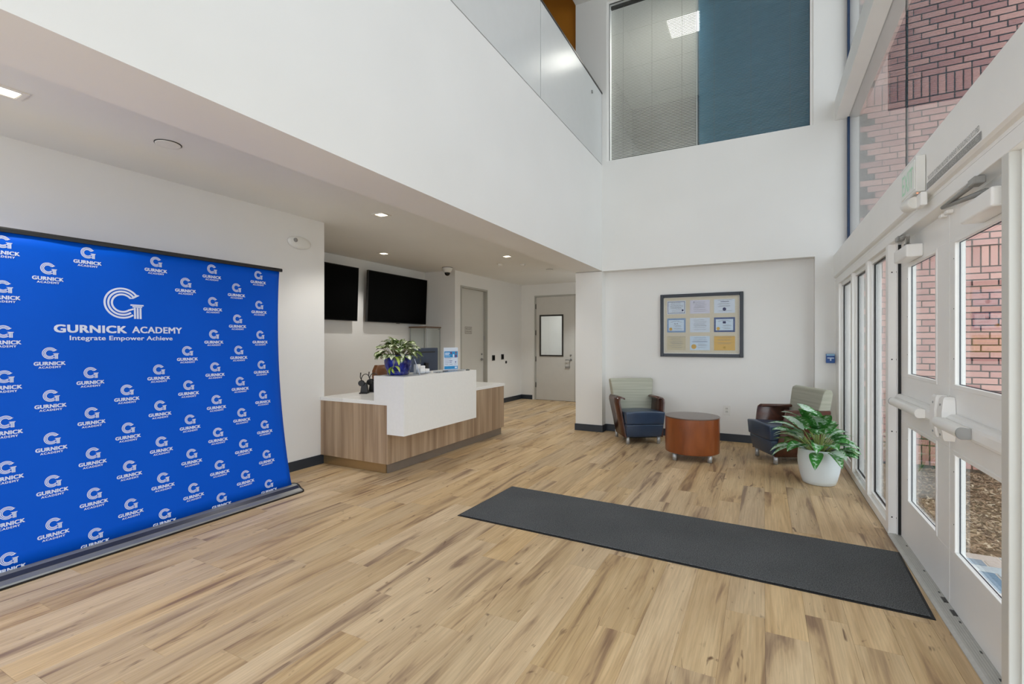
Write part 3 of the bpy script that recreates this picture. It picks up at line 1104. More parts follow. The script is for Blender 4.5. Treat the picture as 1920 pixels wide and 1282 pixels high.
for (a, b, c, d) in ((vx0 - w * .4, vx0 + w * .6, vz0 - w * .4, vz1 + w * .4), (vx1 - w * .6, vx1 + w * .4, vz0 - w * .4, vz1 + w * .4), (vx0 + w * .6, vx1 - w * .6, vz0 - w * .4, vz0 + w * .6), (vx0 + w * .6, vx1 - w * .6, vz1 - w * .6, vz1 + w * .4)):
    box(bm, a, b, YD - 0.012, YD + 0.0015, c, d)
finish('window_frame', bm, simple('dark_bronze', (42, 38, 34), 0.4, vary=0.05), d4)
pbox('glass_pane', (vx0, vx1, YD + 0.02, YD + 0.026, vz0, vz1), M_GLASS, d4)
lever(d4, (lx1 - 0.09, YD + 0.002, 0.97), (-1, 0, 0), (0, -1, 0))
for zz in (0.30, 0.92, 1.55, 2.18):
    bm = BM()
    cyl(bm, (D4X0 + 0.037, YD - 0.008, zz), (D4X0 + 0.037, YD - 0.008, zz + 0.12), 0.010, 10)
    finish('hinge', bm, M_BLACKPL, d4)
tg = thing('handle_tag', 'small grey card hanging from the far door handle', 'tag', (lx1 - 0.17, YD, 0.78))
bm = BM()
tube(bm, [(lx1 - 0.20, YD - 0.055, 0.955), (lx1 - 0.215, YD - 0.02, 0.81)], 0.0018, 5)
finish('cord', bm, simple('thin_grey_cord', (120, 118, 112), 0.7, vary=0.05), tg)
bm = BM()
tube(bm, [(lx1 - 0.10, YD - 0.055, 0.955), (lx1 - 0.115, YD - 0.02, 0.81)], 0.004, 5)
finish('cord', bm, simple('grey_strap', (120, 118, 112), 0.7, vary=0.05), tg)
pbox('card', (lx1 - 0.225, lx1 - 0.105, YD - 0.022, YD - 0.018, 0.775, 0.815), simple('tag_grey', (140, 138, 132), 0.5, vary=0.05), tg)

# things on the corridor walls
for k, (yy, lab) in enumerate(((9.16, 'black wall card reader beside the corridor side door'), (9.57, 'black wall plate nearer the corridor corner, above a round button'))):
    t = thing('wall_plate', lab, 'wall plate', (XC, yy, 0.98))
    pbox('plate_body', (XC + 0.0005, XC + 0.02, yy - 0.05, yy + 0.05, 0.98 + k * 0.012, 1.10 + k * 0.012), M_BLACKPL, t, 0.003, 1)
    pbox('plate_rim', (XC + 0.0203, XC + 0.023, yy - 0.036, yy + 0.036, 1.0 + k * 0.012, 1.08 + k * 0.012), M_SCREEN, t)
bt = thing('wall_button', 'small round black button on the corridor wall', 'button', (XC, 9.75, 0.92))
bm = BM(); cyl(bm, (XC + 0.0005, 9.75, 0.925), (XC + 0.012, 9.75, 0.925), 0.032, 18)
finish('button_ring', bm, M_BLACKPL, bt)
bm = BM(); cyl(bm, (XC + 0.012, 9.75, 0.925), (XC + 0.022, 9.75, 0.925), 0.018, 16)
finish('button_cap', bm, simple('dark_grey_button', (40, 40, 42), 0.4, vary=0.05), bt)
fr_ = thing('far_card_reader', 'small black reader seen through the far door window', 'card reader', (-4.37, 12.4, 1.1))
pbox('reader_body', (-4.40, -4.33, 12.378, 12.3995, 1.08, 1.19), M_BLACKPL, fr_, 0.004, 1)
pbox('reader_face', (-4.385, -4.345, 12.3755, 12.378, 1.11, 1.16), M_SCREEN, fr_)
sbox('trim_8', (-4.30, -4.285, 12.385, 12.3998, 0, 2.85), M_JAMB)

# ------------------------------------------------------------------ ceiling devices
M_TRIM = simple('white_trim_ring', (232, 231, 226), 0.4, vary=0.01)
M_REFL = simple('bright_reflector', (214, 210, 200), 0.2, metal=0.6, vary=0.02)
DL_LABEL = ['square recessed downlight above the blue backdrop', 'square recessed downlight above the reception desk corner', 'square recessed downlight near the corridor, beyond the desk',
            'square recessed downlight in front of the wall screens', None, None]
for i, (dx, dy) in enumerate(DOWNLIGHTS_AND_FILL):
    if DL_LABEL[i] is None: continue
    t = thing('recessed_downlight', DL_LABEL[i], 'downlight', (dx, dy, ZC), 0, 'recessed ceiling downlights')
    bm = BM()
    o_, i_ = 0.075, 0.052
    for (a, b, c, d) in ((-o_, o_, -o_, -i_), (-o_, o_, i_, o_), (-o_, -i_, -i_, i_), (i_, o_, -i_, i_)):
        box(bm, dx + a, dx + b, dy + c, dy + d, ZC - 0.007, ZC - 0.0005)
    finish('trim_plate', bm, M_TRIM, t)
    bm = BM()
    for (a, b, c, d) in ((-i_, i_, -i_, -i_ + .004), (-i_, i_, i_ - .004, i_), (-i_, -i_ + .004, -i_ + .004, i_ - .004), (i_ - .004, i_, -i_ + .004, i_ - .004)):
        box(bm, dx + a, dx + b, dy + c, dy + d, ZC - 0.005, ZC - 0.0002)
    finish('reflector', bm, M_REFL, t)
    pbox('lamp_lens', (dx - 0.046, dx + 0.046, dy - 0.046, dy + 0.046, ZC - 0.0025, ZC - 0.0006), M_LAMP, t)


def disc_device(name, label, cat, x, y, r, h, mat2=None):
    t = thing(name, label, cat, (x, y, ZC))
    bm = BM()
    lathe(bm, [(r, -0.0005), (r, -0.008), (r * 0.9, -h * 0.6), (r * 0.45, -h), (0.001, -h)], (x, y, ZC), 28)
    finish('cover', bm, M_PLASTIC_W, t)
    bm = BM()
    lathe(bm, [(r * 1.08, -0.0004), (r * 1.08, -0.004), (r * 1.0, -0.0042)], (x, y, ZC), 28)
    finish('seat_ring', bm, mat2 or M_BLACKPL, t)
    return t


disc_device('ceiling_speaker', 'round white ceiling disc with dark seam above the backdrop', 'ceiling device', -3.66, 1.85, 0.075, 0.012)
disc_device('smoke_detector', 'small white smoke detector nearer the camera dome', 'smoke detector', -4.14, 7.45, 0.05, 0.04, M_PLASTIC_W)
disc_device('smoke_detector', 'second white smoke detector between desk and corridor door', 'smoke detector', -3.78, 7.64, 0.05, 0.035, M_PLASTIC_W)
disc_device('ceiling_speaker', 'flat dark rimmed ceiling disc close to the corridor door', 'ceiling device', -3.61, 8.44, 0.06, 0.01)
cd = thing('security_camera', 'white dome security camera with black lens dome on ceiling', 'camera', (-5.2, 7.35, ZC))
bm = BM()
lathe(bm, [(0.095, -0.0005), (0.095, -0.012), (0.085, -0.05), (0.062, -0.09), (0.055, -0.095)], (-5.2, 7.35, ZC), 28)
finish('base', bm, M_PLASTIC_W, cd)
bm = BM()
lathe(bm, [(0.098, -0.0004), (0.098, -0.008), (0.0955, -0.0085)], (-5.2, 7.35, ZC), 28)
finish('mount_ring', bm, M_BLACKPL, cd)
bm = BM()
lathe(bm, [(0.054, -0.0952), (0.05, -0.118), (0.036, -0.14), (0.016, -0.152), (0.001, -0.154)], (-5.2, 7.35, ZC), 24)
finish('dome', bm, simple('black_dome', (6, 6, 7), 0.1, vary=0.1), cd)

# wall strobe on the left wall
st = thing('wall_strobe', 'oval white alarm strobe on left wall above the backdrop', 'alarm', (XL, 3.57, 2.40))
bm = BM()
lathe(bm, [(1.0, 0.0005), (1.0, 0.02), (0.88, 0.038), (0.5, 0.046), (0.001, 0.046)], (0, 0, 0), 32)
bm.transform(Matrix.Translation((XL, 3.575, 2.475)) @ Matrix.Rotation(R(90), 4, 'Y') @ Matrix.Diagonal((0.068, 0.145, 1, 1)))
finish('housing', bm, M_PLASTIC_W, st)
bm = BM()
lathe(bm, [(0.022, 0.040), (0.022, 0.052), (0.012, 0.058), (0.001, 0.058)], (0, 0, 0), 16)
bm.transform(Matrix.Translation((XL, 3.50, 2.49)) @ Matrix.Rotation(R(90), 4, 'Y'))
finish('strobe_lens', bm, simple('grey_lens', (150, 150, 148), 0.15, vary=0.05), st)

# ------------------------------------------------------------------ wall screens
def screen(y0, y1, label):
    t = thing('wall_screen', label, 'television', (XT, (y0 + y1) / 2, 1.73), 0, 'black wall screens')
    z0, z1 = 1.73, 2.592
    tilt = 0.035
    bm = BM()
    prof = [(XT + 0.085, z0), (XT + 0.125, z0), (XT + 0.125 + tilt, z1), (XT + 0.085 + tilt, z1)]
    prism(bm, prof, lambda u, v, a: (u, a, v), y0, y1)
    finish('bezel', bm, M_BLACKPL, t)
    bm = BM()
    k = lambda z: XT + 0.1256 + tilt * (z - z0) / (z1 - z0)
    prism(bm, [(k(z0 + .012), z0 + 0.012), (k(z0 + .012) + 0.002, z0 + 0.012), (k(z1 - .012) + 0.002, z1 - 0.012), (k(z1 - .012), z1 - 0.012)], lambda u, v, a: (u, a, v), y0 + 0.012, y1 - 0.012)
    finish('panel', bm, M_SCREEN, t)
    pbox('wall_bracket', (XT + 0.001, XT + 0.084, (y0 + y1) / 2 - 0.2, (y0 + y1) / 2 + 0.2, 1.95, 2.35), M_BLACKPL, t)
    pbox('sensor_bump', (XT + 0.09, XT + 0.122, (y0 + y1) / 2 - 0.03, (y0 + y1) / 2 + 0.03, z0 - 0.008, z0 - 0.0005), M_BLACKPL, t)


screen(5.98, 7.555, 'large black wall screen beside the glass cabinet')
screen(4.20, 5.765, 'black wall screen partly hidden behind the left wall')

# ------------------------------------------------------------------ pull station, outlet
ps = thing('pull_station', 'small blue alarm pull box with white T handle by sidelite', 'alarm', (0.74, YB, 1.126))
pbox('box', (0.694, 0.786, YB - 0.045, YB - 0.0005, 1.13, 1.245), simple('alarm_blue', (24, 84, 160), 0.35, vary=0.08, scale=20), ps, 0.004, 2)
pbox('top_cap', (0.698, 0.782, YB - 0.050, YB - 0.0455, 1.222, 1.243), simple('pale_blue_cap', (150, 196, 226), 0.35, vary=0.03), ps)
bm = BM()
box(bm, 0.706, 0.776, YB - 0.056, YB - 0.0455, 1.186, 1.2)
box(bm, 0.733, 0.748, YB - 0.056, YB - 0.0455, 1.158, 1.186)
finish('handle', bm, simple('pale_handle', (196, 214, 240), 0.35, vary=0.02), ps)
ol = thing('wall_outlet', 'white double power outlet low on the recess wall', 'outlet', (-0.46, YR, 0.37))
pbox('cover_plate', (-0.505, -0.415, YR - 0.009, YR - 0.0005, 0.368, 0.502), M_PLASTIC_W, ol, 0.002, 1)
for zz in (0.398, 0.440):
    bm = BM()
    box(bm, -0.477, -0.443, YR - 0.011, YR - 0.0092, zz, zz + 0.032, 0.0008, 1)
    so = finish('socket', bm, simple('outlet_cream', (214, 214, 208), 0.4, vary=0.02), ol)
    bm = BM()
    for ux in (-0.469, -0.456):
        box(bm, ux, ux + 0.003, YR - 0.0116, YR - 0.0111, zz + 0.012, zz + 0.024)
    finish('slot', bm, M_BLACKPL, so)

# ------------------------------------------------------------------ framed certificates
cf = thing('certificate_frame', 'dark wooden frame holding nine certificates in the recess', 'picture frame', (-0.806, YR, 1.177))
CX0, CX1, CZ0, CZ1 = -1.363, -0.249, 1.177, 2.092
bw = 0.046
M_DKFRAME = simple('blue_black_frame', (24, 34, 46), 0.35, vary=0.1)
for dims in ((CX0, CX0 + bw, CZ0, CZ1), (CX1 - bw, CX1, CZ0, CZ1), (CX0 + bw, CX1 - bw, CZ0, CZ0 + bw), (CX0 + bw, CX1 - bw, CZ1 - bw, CZ1)):
    pbox('frame_bar', (dims[0], dims[1], YR - 0.038, YR - 0.001, dims[2], dims[3]), M_DKFRAME, cf, 0.004, 2)
pbox('mat_board', (CX0 + bw, CX1 - bw, YR - 0.014, YR - 0.002, CZ0 + bw, CZ1 - bw), simple('beige_mat', (206, 200, 182), 0.7, vary=0.02), cf)
bm = BM()
e = 0.008
for d in ((CX0 + bw, CX0 + bw + e, CZ0 + bw, CZ1 - bw), (CX1 - bw - e, CX1 - bw, CZ0 + bw, CZ1 - bw), (CX0 + bw, CX1 - bw, CZ0 + bw, CZ0 + bw + e), (CX0 + bw, CX1 - bw, CZ1 - bw - e, CZ1 - bw)):
    box(bm, d[0], d[1], YR - 0.018, YR - 0.0142, d[2], d[3])
finish('mat_edge', bm, M_PLASTIC_W, cf)
M_INK = simple('certificate_ink', (118, 124, 136), 0.7, vary=0.05)
M_INKD = simple('certificate_dark_ink', (28, 36, 88), 0.6, vary=0.05)
M_GOLD = simple('gold_seal', (176, 140, 50), 0.4, metal=0.3, vary=0.15, scale=60)
PAPER = {k: simple('paper_' + k, c, 0.7, vary=0.02, scale=30) for k, c in dict(white=(206, 218, 232), lilac=(204, 206, 222), blue=(122, 152, 192), pale=(198, 218, 236), navy=(70, 90, 138), tan=(196, 188, 158), gold=(214, 176, 92), frame=(90, 110, 140)).items()}
W, Hh = CX1 - CX0, CZ1 - CZ0
cu = [(0.085, 0.318), (0.372, 0.612), (0.662, 0.905)]
rv = [(0.105, 0.318), (0.385, 0.612), (0.672, 0.893)]
rc_ = random.Random(5)
kinds = [['frame', 'lilac', 'white'], ['blue', 'white', 'navy'], ['tan', 'pale', 'gold']]
for r_i in range(3):
    for c_i in range(3):
        k = kinds[r_i][c_i]
        x0, x1 = CX0 + cu[c_i][0] * W, CX0 + cu[c_i][1] * W
        z1, z0 = CZ1 - rv[r_i][0] * Hh, CZ1 - rv[r_i][1] * Hh
        outer = PAPER['white'] if k == 'frame' else PAPER[k]
        card = pbox('certificate', (x0, x1, YR - 0.0175, YR - 0.0142, z0, z1), outer, cf)
        bm = BM()
        ff = lambda u, v, x0=x0, x1=x1, z0=z0, z1=z1: (x0 + u * (x1 - x0), YR - 0.0178, z0 + v * (z1 - z0))
        f2 = lambda u, v, x0=x0, x1=x1, z0=z0, z1=z1: (x0 + u * (x1 - x0), YR - 0.0181, z0 + v * (z1 - z0))
        f3 = lambda u, v, x0=x0, x1=x1, z0=z0, z1=z1: (x0 + u * (x1 - x0), YR - 0.0184, z0 + v * (z1 - z0))
        fd = lambda u, v, x0=x0, x1=x1, z0=z0, z1=z1: (x0 + u * (z1 - z0), YR - 0.0184, z0 + v * (z1 - z0))
        asp = (x1 - x0) / (z1 - z0)
        mats = [PAPER['pale'], M_INK, M_INKD, M_GOLD]
        if k in ('blue', 'navy'):
            put_quad(bm, 0.085, 0.915, 0.12, 0.88, ff, 0)
            for q in range(9):      # arched heading
                uu = 0.2 + 0.6 * q / 9
                vv = 0.70 + 0.09 * math.sin(PI * (q + .5) / 9)
                put_quad(bm, uu, uu + 0.05, vv, vv + 0.022, f2, 2)
            if k == 'navy':
                put_quad(bm, 0.42, 0.57, 0.58, 0.74, f2, 2)
            else:
                put_text(bm, 'A.R.', 0.38, 0.62, 0.56, 0.11, f2, 0.0, 1.0, 2)
            put_disc(bm, 0.2 * asp, 0.24, 0.11, fd, 3)
        if k == 'frame':
            for q in ((0.04, 0.96, 0.06, 0.09), (0.04, 0.96, 0.91, 0.94), (0.04, 0.06, 0.09, 0.91), (0.94, 0.96, 0.09, 0.91)):
                put_quad(bm, *q, f2, 2)
            put_disc(bm, 0.84 * asp, 0.28, 0.07, fd, 2)
        if k == 'gold' or k == 'tan':
            put_quad(bm, 0.02, 0.98, 0.955, 0.97, f2, 1)
        if k == 'white' and r_i == 0:
            put_disc(bm, 0.5 * asp, 0.28, 0.12, fd, 2)
            put_quad(bm, 0.32, 0.72, 0.80, 0.84, f2, 2)
        if k == 'lilac':
            put_disc(bm, 0.2 * asp, 0.86, 0.035, fd, 2)
        if k == 'pale':
            put_text(bm, 'CERTIFICATE', 0.2, 0.8, 0.84, 0.07, f2, 0.0, 1.2, 2)
            put_text(bm, 'OF', 0.46, 0.54, 0.78, 0.035, f2, 0.0, 1.0, 1)
            put_text(bm, 'ACCREDITATION', 0.17, 0.83, 0.69, 0.065, f2, 0.0, 1.2, 2)
            put_quad(bm, 0.12, 0.88, 0.59, 0.62, f2, 2)
            put_disc(bm, 0.2 * asp, 0.25, 0.17, fd, 3)
            lines = [0.44, 0.37, 0.30, 0.18]
        elif k == 'gold':
            lines = [0.86, 0.72, 0.71, 0.52, 0.45]
            put_disc(bm, 0.5 * asp, 0.2, 0.09, fd, 3)
        elif k in ('blue', 'navy'):
            lines = [0.46, 0.40, 0.28, 0.22]
        elif k == 'white' and r_i == 0:
            lines = [0.93, 0.68, 0.62, 0.52, 0.46, 0.14]
        else:
            lines = [0.84, 0.74, 0.64, 0.56, 0.48, 0.42, 0.30, 0.17]
        for v in lines:
            a = 0.14 + rc_.random() * 0.14
            if k in ('blue', 'navy', 'pale') and v < 0.5: a += 0.2
            b = 0.86 - rc_.random() * 0.14
            u = a
            while u < b:
                wd = 0.03 + rc_.random() * 0.09
                put_quad(bm, u, min(u + wd, b), v, v + 0.022, f2, 1)
                u += wd + 0.018
        tag(finish('print', bm, mats, card), kind='stuff')
pbox('glass_pane', (CX0 + bw, CX1 - bw, YR - 0.026, YR - 0.023, CZ0 + bw, CZ1 - bw), M_GLASS_CLEAR, cf)

# ------------------------------------------------------------------ reception desk
dk = thing('reception_desk', 'reception desk in vertical grain wood with raised white front counter', 'desk', (-3.6, 5.1, 0))
FX = -3.50           # wood front face
FY = 3.87            # wood end face
EY = 6.42            # far end
pbox('toe_kick', (FX - 0.05, FX - 0.03, FY + 0.045, EY - 0.03, 0.001, 0.11), simple('bronze_metal_kick', (132, 122, 112), 0.35, metal=0.4, vary=0.04), dk)
pbox('toe_kick', (XL + 0.013, FX - 0.0505, FY + 0.03, FY + 0.05, 0.001, 0.11), simple('kick_floor_reflection', (172, 146, 108), 0.28, metal=0.7, vary=0.04), dk)  # golden colour stands in for the wood floor reflected in the kick
for (a, b) in ((FY + 0.021, 4.72), (4.721, 5.57), (5.571, EY)):
    pbox('front_panel', (FX - 0.02, FX, a, b, 0.105, 0.727), M_DESKWOOD, dk)
for (a, b) in ((XL + 0.001, -4.00), (-3.999, FX)):
    pbox('end_panel', (a, b, FY, FY + 0.02, 0.105, 0.727), M_DESKWOOD, dk)
pbox('far_end_panel', (-4.10, FX - 0.0205, EY - 0.02, EY, 0.105, 0.727), M_DESKWOOD, dk)
bm = BM()
box(bm, -4.15, FX + 0.012, FY - 0.008, EY + 0.012, 0.7275, 0.768, 0.002, 1)
finish('countertop', bm, M_QUARTZ, dk)
pbox('return_countertop', (XL + 0.001, -4.152, FY - 0.008, 4.62, 0.7275, 0.768), M_QUARTZ, dk, 0.002, 1)
bm = BM()
# raised white counter: front slab, end slab and top
poly = [(-3.68, 1.035), (-3.27, 1.035), (-3.27, 0.424), (-3.4985, 0.424), (-3.4985, 0.7285), (-3.68, 0.7285)]
prism(bm, poly, lambda u, v, a: (u, a, v), FY - 0.012, FY + 0.03)
prism(bm, poly, lambda u, v, a: (u, a, v), 5.21, 5.26)
box(bm, -3.30, -3.27, FY + 0.03, 5.21, 0.424, 1.035)
box(bm, -3.68, -3.30, FY + 0.03, 5.21, 1.0, 1.035)
box(bm, -3.4985, -3.30, FY + 0.03, 5.21, 0.424, 0.454)
box(bm, -3.68, -3.65, FY + 0.03, 5.21, 0.7685, 1.0)
finish('raised_counter', bm, M_SOLIDWHITE, dk)

# ------------------------------------------------------------------ leaves
def leaf_uv_mat(name, edge, mid, pale, mode):
    m, nt, p = new_mat(name)
    L = nt.links.new
    uv = N(nt, 'ShaderNodeUVMap'); uv.uv_map = 'leaf'
    sx = N(nt, 'ShaderNodeSeparateXYZ')
    L(uv.outputs['UV'], sx.inputs[0])
    oi = N(nt, 'ShaderNodeObjectInfo')
    rnd = N(nt, 'ShaderNodeCombineXYZ')
    mu = N(nt, 'ShaderNodeMath', operation='MULTIPLY'); mu.inputs[1].default_value = 40
    L(oi.outputs['Random'], mu.inputs[0]); L(mu.outputs[0], rnd.inputs[2])
    # |u| from the midrib
    ab = N(nt, 'ShaderNodeMath', operation='ABSOLUTE'); L(sx.outputs[0], ab.inputs[0])
    add = N(nt, 'ShaderNodeVectorMath', operation='ADD'); L(uv.outputs['UV'], add.inputs[0]); L(rnd.outputs[0], add.inputs[1])
    mp = N(nt, 'ShaderNodeMapping'); L(add.outputs[0], mp.inputs['Vector'])
    n = N(nt, 'ShaderNodeTexNoise'); n.inputs['Detail'].default_value = 3
    if mode == 'silver':
        # feathered silver bands that follow the side veins
        mp.inputs['Scale'].default_value = (1.2, 7.0, 1)
        n.inputs['Scale'].default_value = 1.6
        n.inputs['Distortion'].default_value = 0.6
    else:
        mp.inputs['Scale'].default_value = (1.6, 2.2, 1)
        n.inputs['Scale'].default_value = 1.6
    L(mp.outputs[0], n.inputs['Vector'])
    r = N(nt, 'ShaderNodeValToRGB')
    e = r.color_ramp.elements
    e[0].position = 0.42; e[0].color = lin(edge)
    e[1].position = 0.60; e[1].color = lin(pale)
    k = e.new(0.50); k.color = lin(mid)
    # bias: more pale in the middle, green at the margin and midrib
    bi = N(nt, 'ShaderNodeMath', operation='SUBTRACT'); bi.inputs[0].default_value = 0.5
    L(ab.outputs[0], bi.inputs[1])
    bm_ = N(nt, 'ShaderNodeMath', operation='MULTIPLY'); bm_.inputs[1].default_value = 0.28
    L(bi.outputs[0], bm_.inputs[0])
    sm = N(nt, 'ShaderNodeMath', operation='ADD'); L(n.outputs['Fac'], sm.inputs[0]); L(bm_.outputs[0], sm.inputs[1])
    orn = N(nt, 'ShaderNodeMapRange'); orn.inputs['To Min'].default_value = -0.14; orn.inputs['To Max'].default_value = 0.12
    L(oi.outputs['Random'], orn.inputs['Value'])
    sm2 = N(nt, 'ShaderNodeMath', operation='ADD'); L(sm.outputs[0], sm2.inputs[0]); L(orn.outputs['Result'], sm2.inputs[1])
    L(sm2.outputs[0], r.inputs['Fac'])
    L(r.outputs['Color'], p.inputs['Base Color'])
    p.inputs['Roughness'].default_value = 0.38
    p.inputs['Subsurface Weight'].default_value = 0.0
    return m


M_AGLA = leaf_uv_mat('silver_green_leaf', (52, 126, 46), (116, 168, 112), (190, 212, 198), 'silver')
M_POTHOS = leaf_uv_mat('variegated_pothos_leaf', (72, 98, 36), (122, 142, 70), (224, 228, 204), 'patch')
M_LIME = leaf_uv_mat('lime_pothos_leaf', (116, 150, 30), (156, 186, 50), (200, 214, 110), 'patch')
M_STALK = simple('pale_green_stalk', (142, 160, 92), 0.5, vary=0.08)
M_STALK_P = simple('brown_green_vine', (108, 104, 62), 0.5, vary=0.1)
M_SOIL = simple('dark_potting_soil', (44, 34, 26), 0.95, vary=0.3, scale=60, bump=0.8, bscale=70)


def arching_leaf(name, parent, base, az, elev, stalk, blade, width, curl, mats, droop=1.0, tipw=1.6, stalk_r=0.004, fold=0.25, roll=0.0):
    """stalk leaves `base` at azimuth az and elevation elev, bends over with distance; blade sits on its outer part"""
    bm = BM()
    uvl = bm.loops.layers.uv.new('leaf')
    n_s, n_b = 5, 9
    total = stalk + blade
    pts, dirs = [], []
    p = Vector(base)
    e = elev
    steps = n_s + n_b
    for i in range(steps + 1):
        pts.append(p.copy())
        d = Vector((math.cos(az) * math.cos(e), math.sin(az) * math.cos(e), math.sin(e)))
        dirs.append(d)
        ln = stalk / n_s if i < n_s else blade / n_b
        p = p + d * ln
        e -= curl / steps * (0.5 + (1.2 * droop if i >= n_s - 1 else 0.35))
    tube(bm, pts[:n_s + 1], [stalk_r] * n_s + [stalk_r * 0.7], 5, True, 1)
    side0 = Vector((-math.sin(az), math.cos(az), 0))
    rows = []
    for j in range(n_b + 1):
        t = j / n_b
        wv = width * (math.sin(PI * min(1, t ** 0.8 * 1.0)) ** 0.8) * (1 - 0.25 * t) if 0 < t < 1 else 0.0008
        c = pts[n_s + j]; d = dirs[n_s + j]
        side = (Matrix.Rotation(roll, 3, d) @ side0).normalized()
        up = side.cross(d).normalized()
        if up.z < 0 and abs(roll) < 1: up = -up
        row = []
        for s in (-1, -0.5, 0, 0.5, 1):
            lift = abs(s) * fold * wv * 0.5 - (s * s) * fold * wv * 0.25
            row.append((bm.verts.new(c + side * (s * wv * 0.5) + up * lift), (s, t)))
        rows.append(row)
    for A, B in zip(rows, rows[1:]):
        for k in range(4):
            q = (A[k], A[k + 1], B[k + 1], B[k])
            f = bm.faces.new([x[0] for x in q])
            f.smooth = True
            for lp_, x in zip(f.loops, q):
                lp_[uvl].uv = x[1]
    return finish(name, bm, mats, parent)


# ------------------------------------------------------------------ blue pot with pothos on the raised counter
PPX, PPY, PPZ = -3.535, 4.075, 1.0355
pp = thing('potted_pothos', 'variegated pothos in glazed cobalt blue pot on raised counter', 'plant', (PPX, PPY, PPZ))
bm = BM()
lathe(bm, [(0.095, 0.0), (0.118, 0.012), (0.118, 0.03), (0.112, 0.034), (0.128, 0.055), (0.143, 0.10), (0.148, 0.15), (0.143, 0.195), (0.150, 0.205), (0.154, 0.214), (0.150, 0.222), (0.140, 0.222), (0.137, 0.205)], (PPX, PPY, PPZ), 40, cap1=False)
m, nt, p = new_mat('cobalt_glaze')
tc = N(nt, 'ShaderNodeTexCoord')
n = N(nt, 'ShaderNodeTexNoise'); n.inputs['Scale'].default_value = 28; n.inputs['Detail'].default_value = 6
mp = N(nt, 'ShaderNodeMapping'); mp.inputs['Scale'].default_value = (1.4, 1.4, 0.45)
nt.links.new(tc.outputs['Object'], mp.inputs['Vector']); nt.links.new(mp.outputs[0], n.inputs['Vector'])
r = N(nt, 'ShaderNodeValToRGB')
r.color_ramp.elements[0].position = 0.35; r.color_ramp.elements[0].color = lin((12, 14, 84))
r.color_ramp.elements[1].position = 0.72; r.color_ramp.elements[1].color = lin((40, 54, 160))
nt.links.new(n.outputs['Fac'], r.inputs['Fac']); nt.links.new(r.outputs['Color'], p.inputs['Base Color'])
p.inputs['Roughness'].default_value = 0.12
M_COBALT = m
finish('pot', bm, M_COBALT, pp)
bm = BM()
lathe(bm, [(0.136, 0.196), (0.09, 0.206), (0.001, 0.208)], (PPX, PPY, PPZ), 28, cap0=True, cap1=True)
finish('soil', bm, M_SOIL, pp)
rr = random.Random(11)
for i in range(92):
    az = i * 2.399 + rr.uniform(-0.3, 0.3)
    ring = (i % 4) if i < 74 else 4
    rad = 0.02 + 0.026 * ring + rr.uniform(-0.01, 0.01)
    el = R([82, 66, 50, 36, 24][ring] + rr.uniform(-10, 10))
    st_l = [0.13, 0.13, 0.11, 0.09, 0.05][ring] * rr.uniform(0.75, 1.15)
    base = (PPX + rad * math.cos(az), PPY + rad * math.sin(az), PPZ + 0.205)
    arching_leaf('leaf', pp, base, az, el, st_l, rr.uniform(0.085, 0.115), rr.uniform(0.07, 0.095), R(rr.uniform(45, 85)), [M_POTHOS, M_STALK_P], 1.0, stalk_r=0.0022, fold=0.35, roll=rr.uniform(-0.5, 0.5))
# trailing lime leaves over the front of the pot
bm = BM()
tube(bm, [(PPX + 0.06, PPY - 0.10, PPZ + 0.21), (PPX + 0.085, PPY - 0.145, PPZ + 0.215), (PPX + 0.095, PPY - 0.165, PPZ + 0.16), (PPX + 0.08, PPY - 0.168, PPZ + 0.10), (PPX + 0.075, PPY - 0.162, PPZ + 0.085)], 0.003, 6)
finish('trailing_vine', bm, M_STALK, pp)
for (bx_, by_, bz_, az, el, ln, wd) in ((0.09, -0.155, 0.205, R(-18), R(10), 0.125, 0.055), (0.085, -0.172, 0.10, R(-10), R(28), 0.12, 0.045), (0.075, -0.168, 0.10, R(178), R(-8), 0.10, 0.045), (0.078, -0.176, 0.095, R(-80), R(-62), 0.075, 0.035)):
    arching_leaf('leaf', pp, (PPX + bx_, PPY + by_, PPZ + bz_), az, el, 0.015, ln, wd, R(75), [M_LIME, M_STALK], 1.0, stalk_r=0.002, fold=0.4)
arching_leaf('leaf', pp, (PPX + 0.10, PPY + 0.09, PPZ + 0.21), R(38), R(10), 0.07, 0.11, 0.045, R(95), [M_LIME, M_STALK], 1.1, stalk_r=0.002, fold=0.4)

# ------------------------------------------------------------------ things on the counter
TOPZ = 1.0355
# acrylic wedge holder
t = thing('acrylic_stand', 'clear slanted acrylic holder beside the blue pot', 'holder', (-3.33, 4.04, TOPZ))
M_ACR = glass_mat('clear_acrylic', (0.94, 0.96, 0.985), 1.49)
bm = BM()
AW0, AW1 = -3.370, -3.290
prism(bm, [(3.945, 0.0), (3.951, 0.0), (4.043, 0.18), (4.037, 0.18)], lambda u, v, a: (a, u, TOPZ + v), AW0, AW1)
prism(bm, [(4.129, 0.0), (4.135, 0.0), (4.0435, 0.18), (4.0375, 0.18)], lambda u, v, a: (a, u + 0.006, TOPZ + v), AW0, AW1)
finish('panel', bm, M_ACR, t)
bm = BM()
prism(bm, [(4.136, 0.004), (4.142, 0.004), (4.052, 0.178), (4.046, 0.178)], lambda u, v, a: (a, u, TOPZ + v), AW1, AW1 + 0.004)
finish('edge_strip', bm, simple('frosted_edge', (196, 206, 228), 0.2, vary=0.02), t)
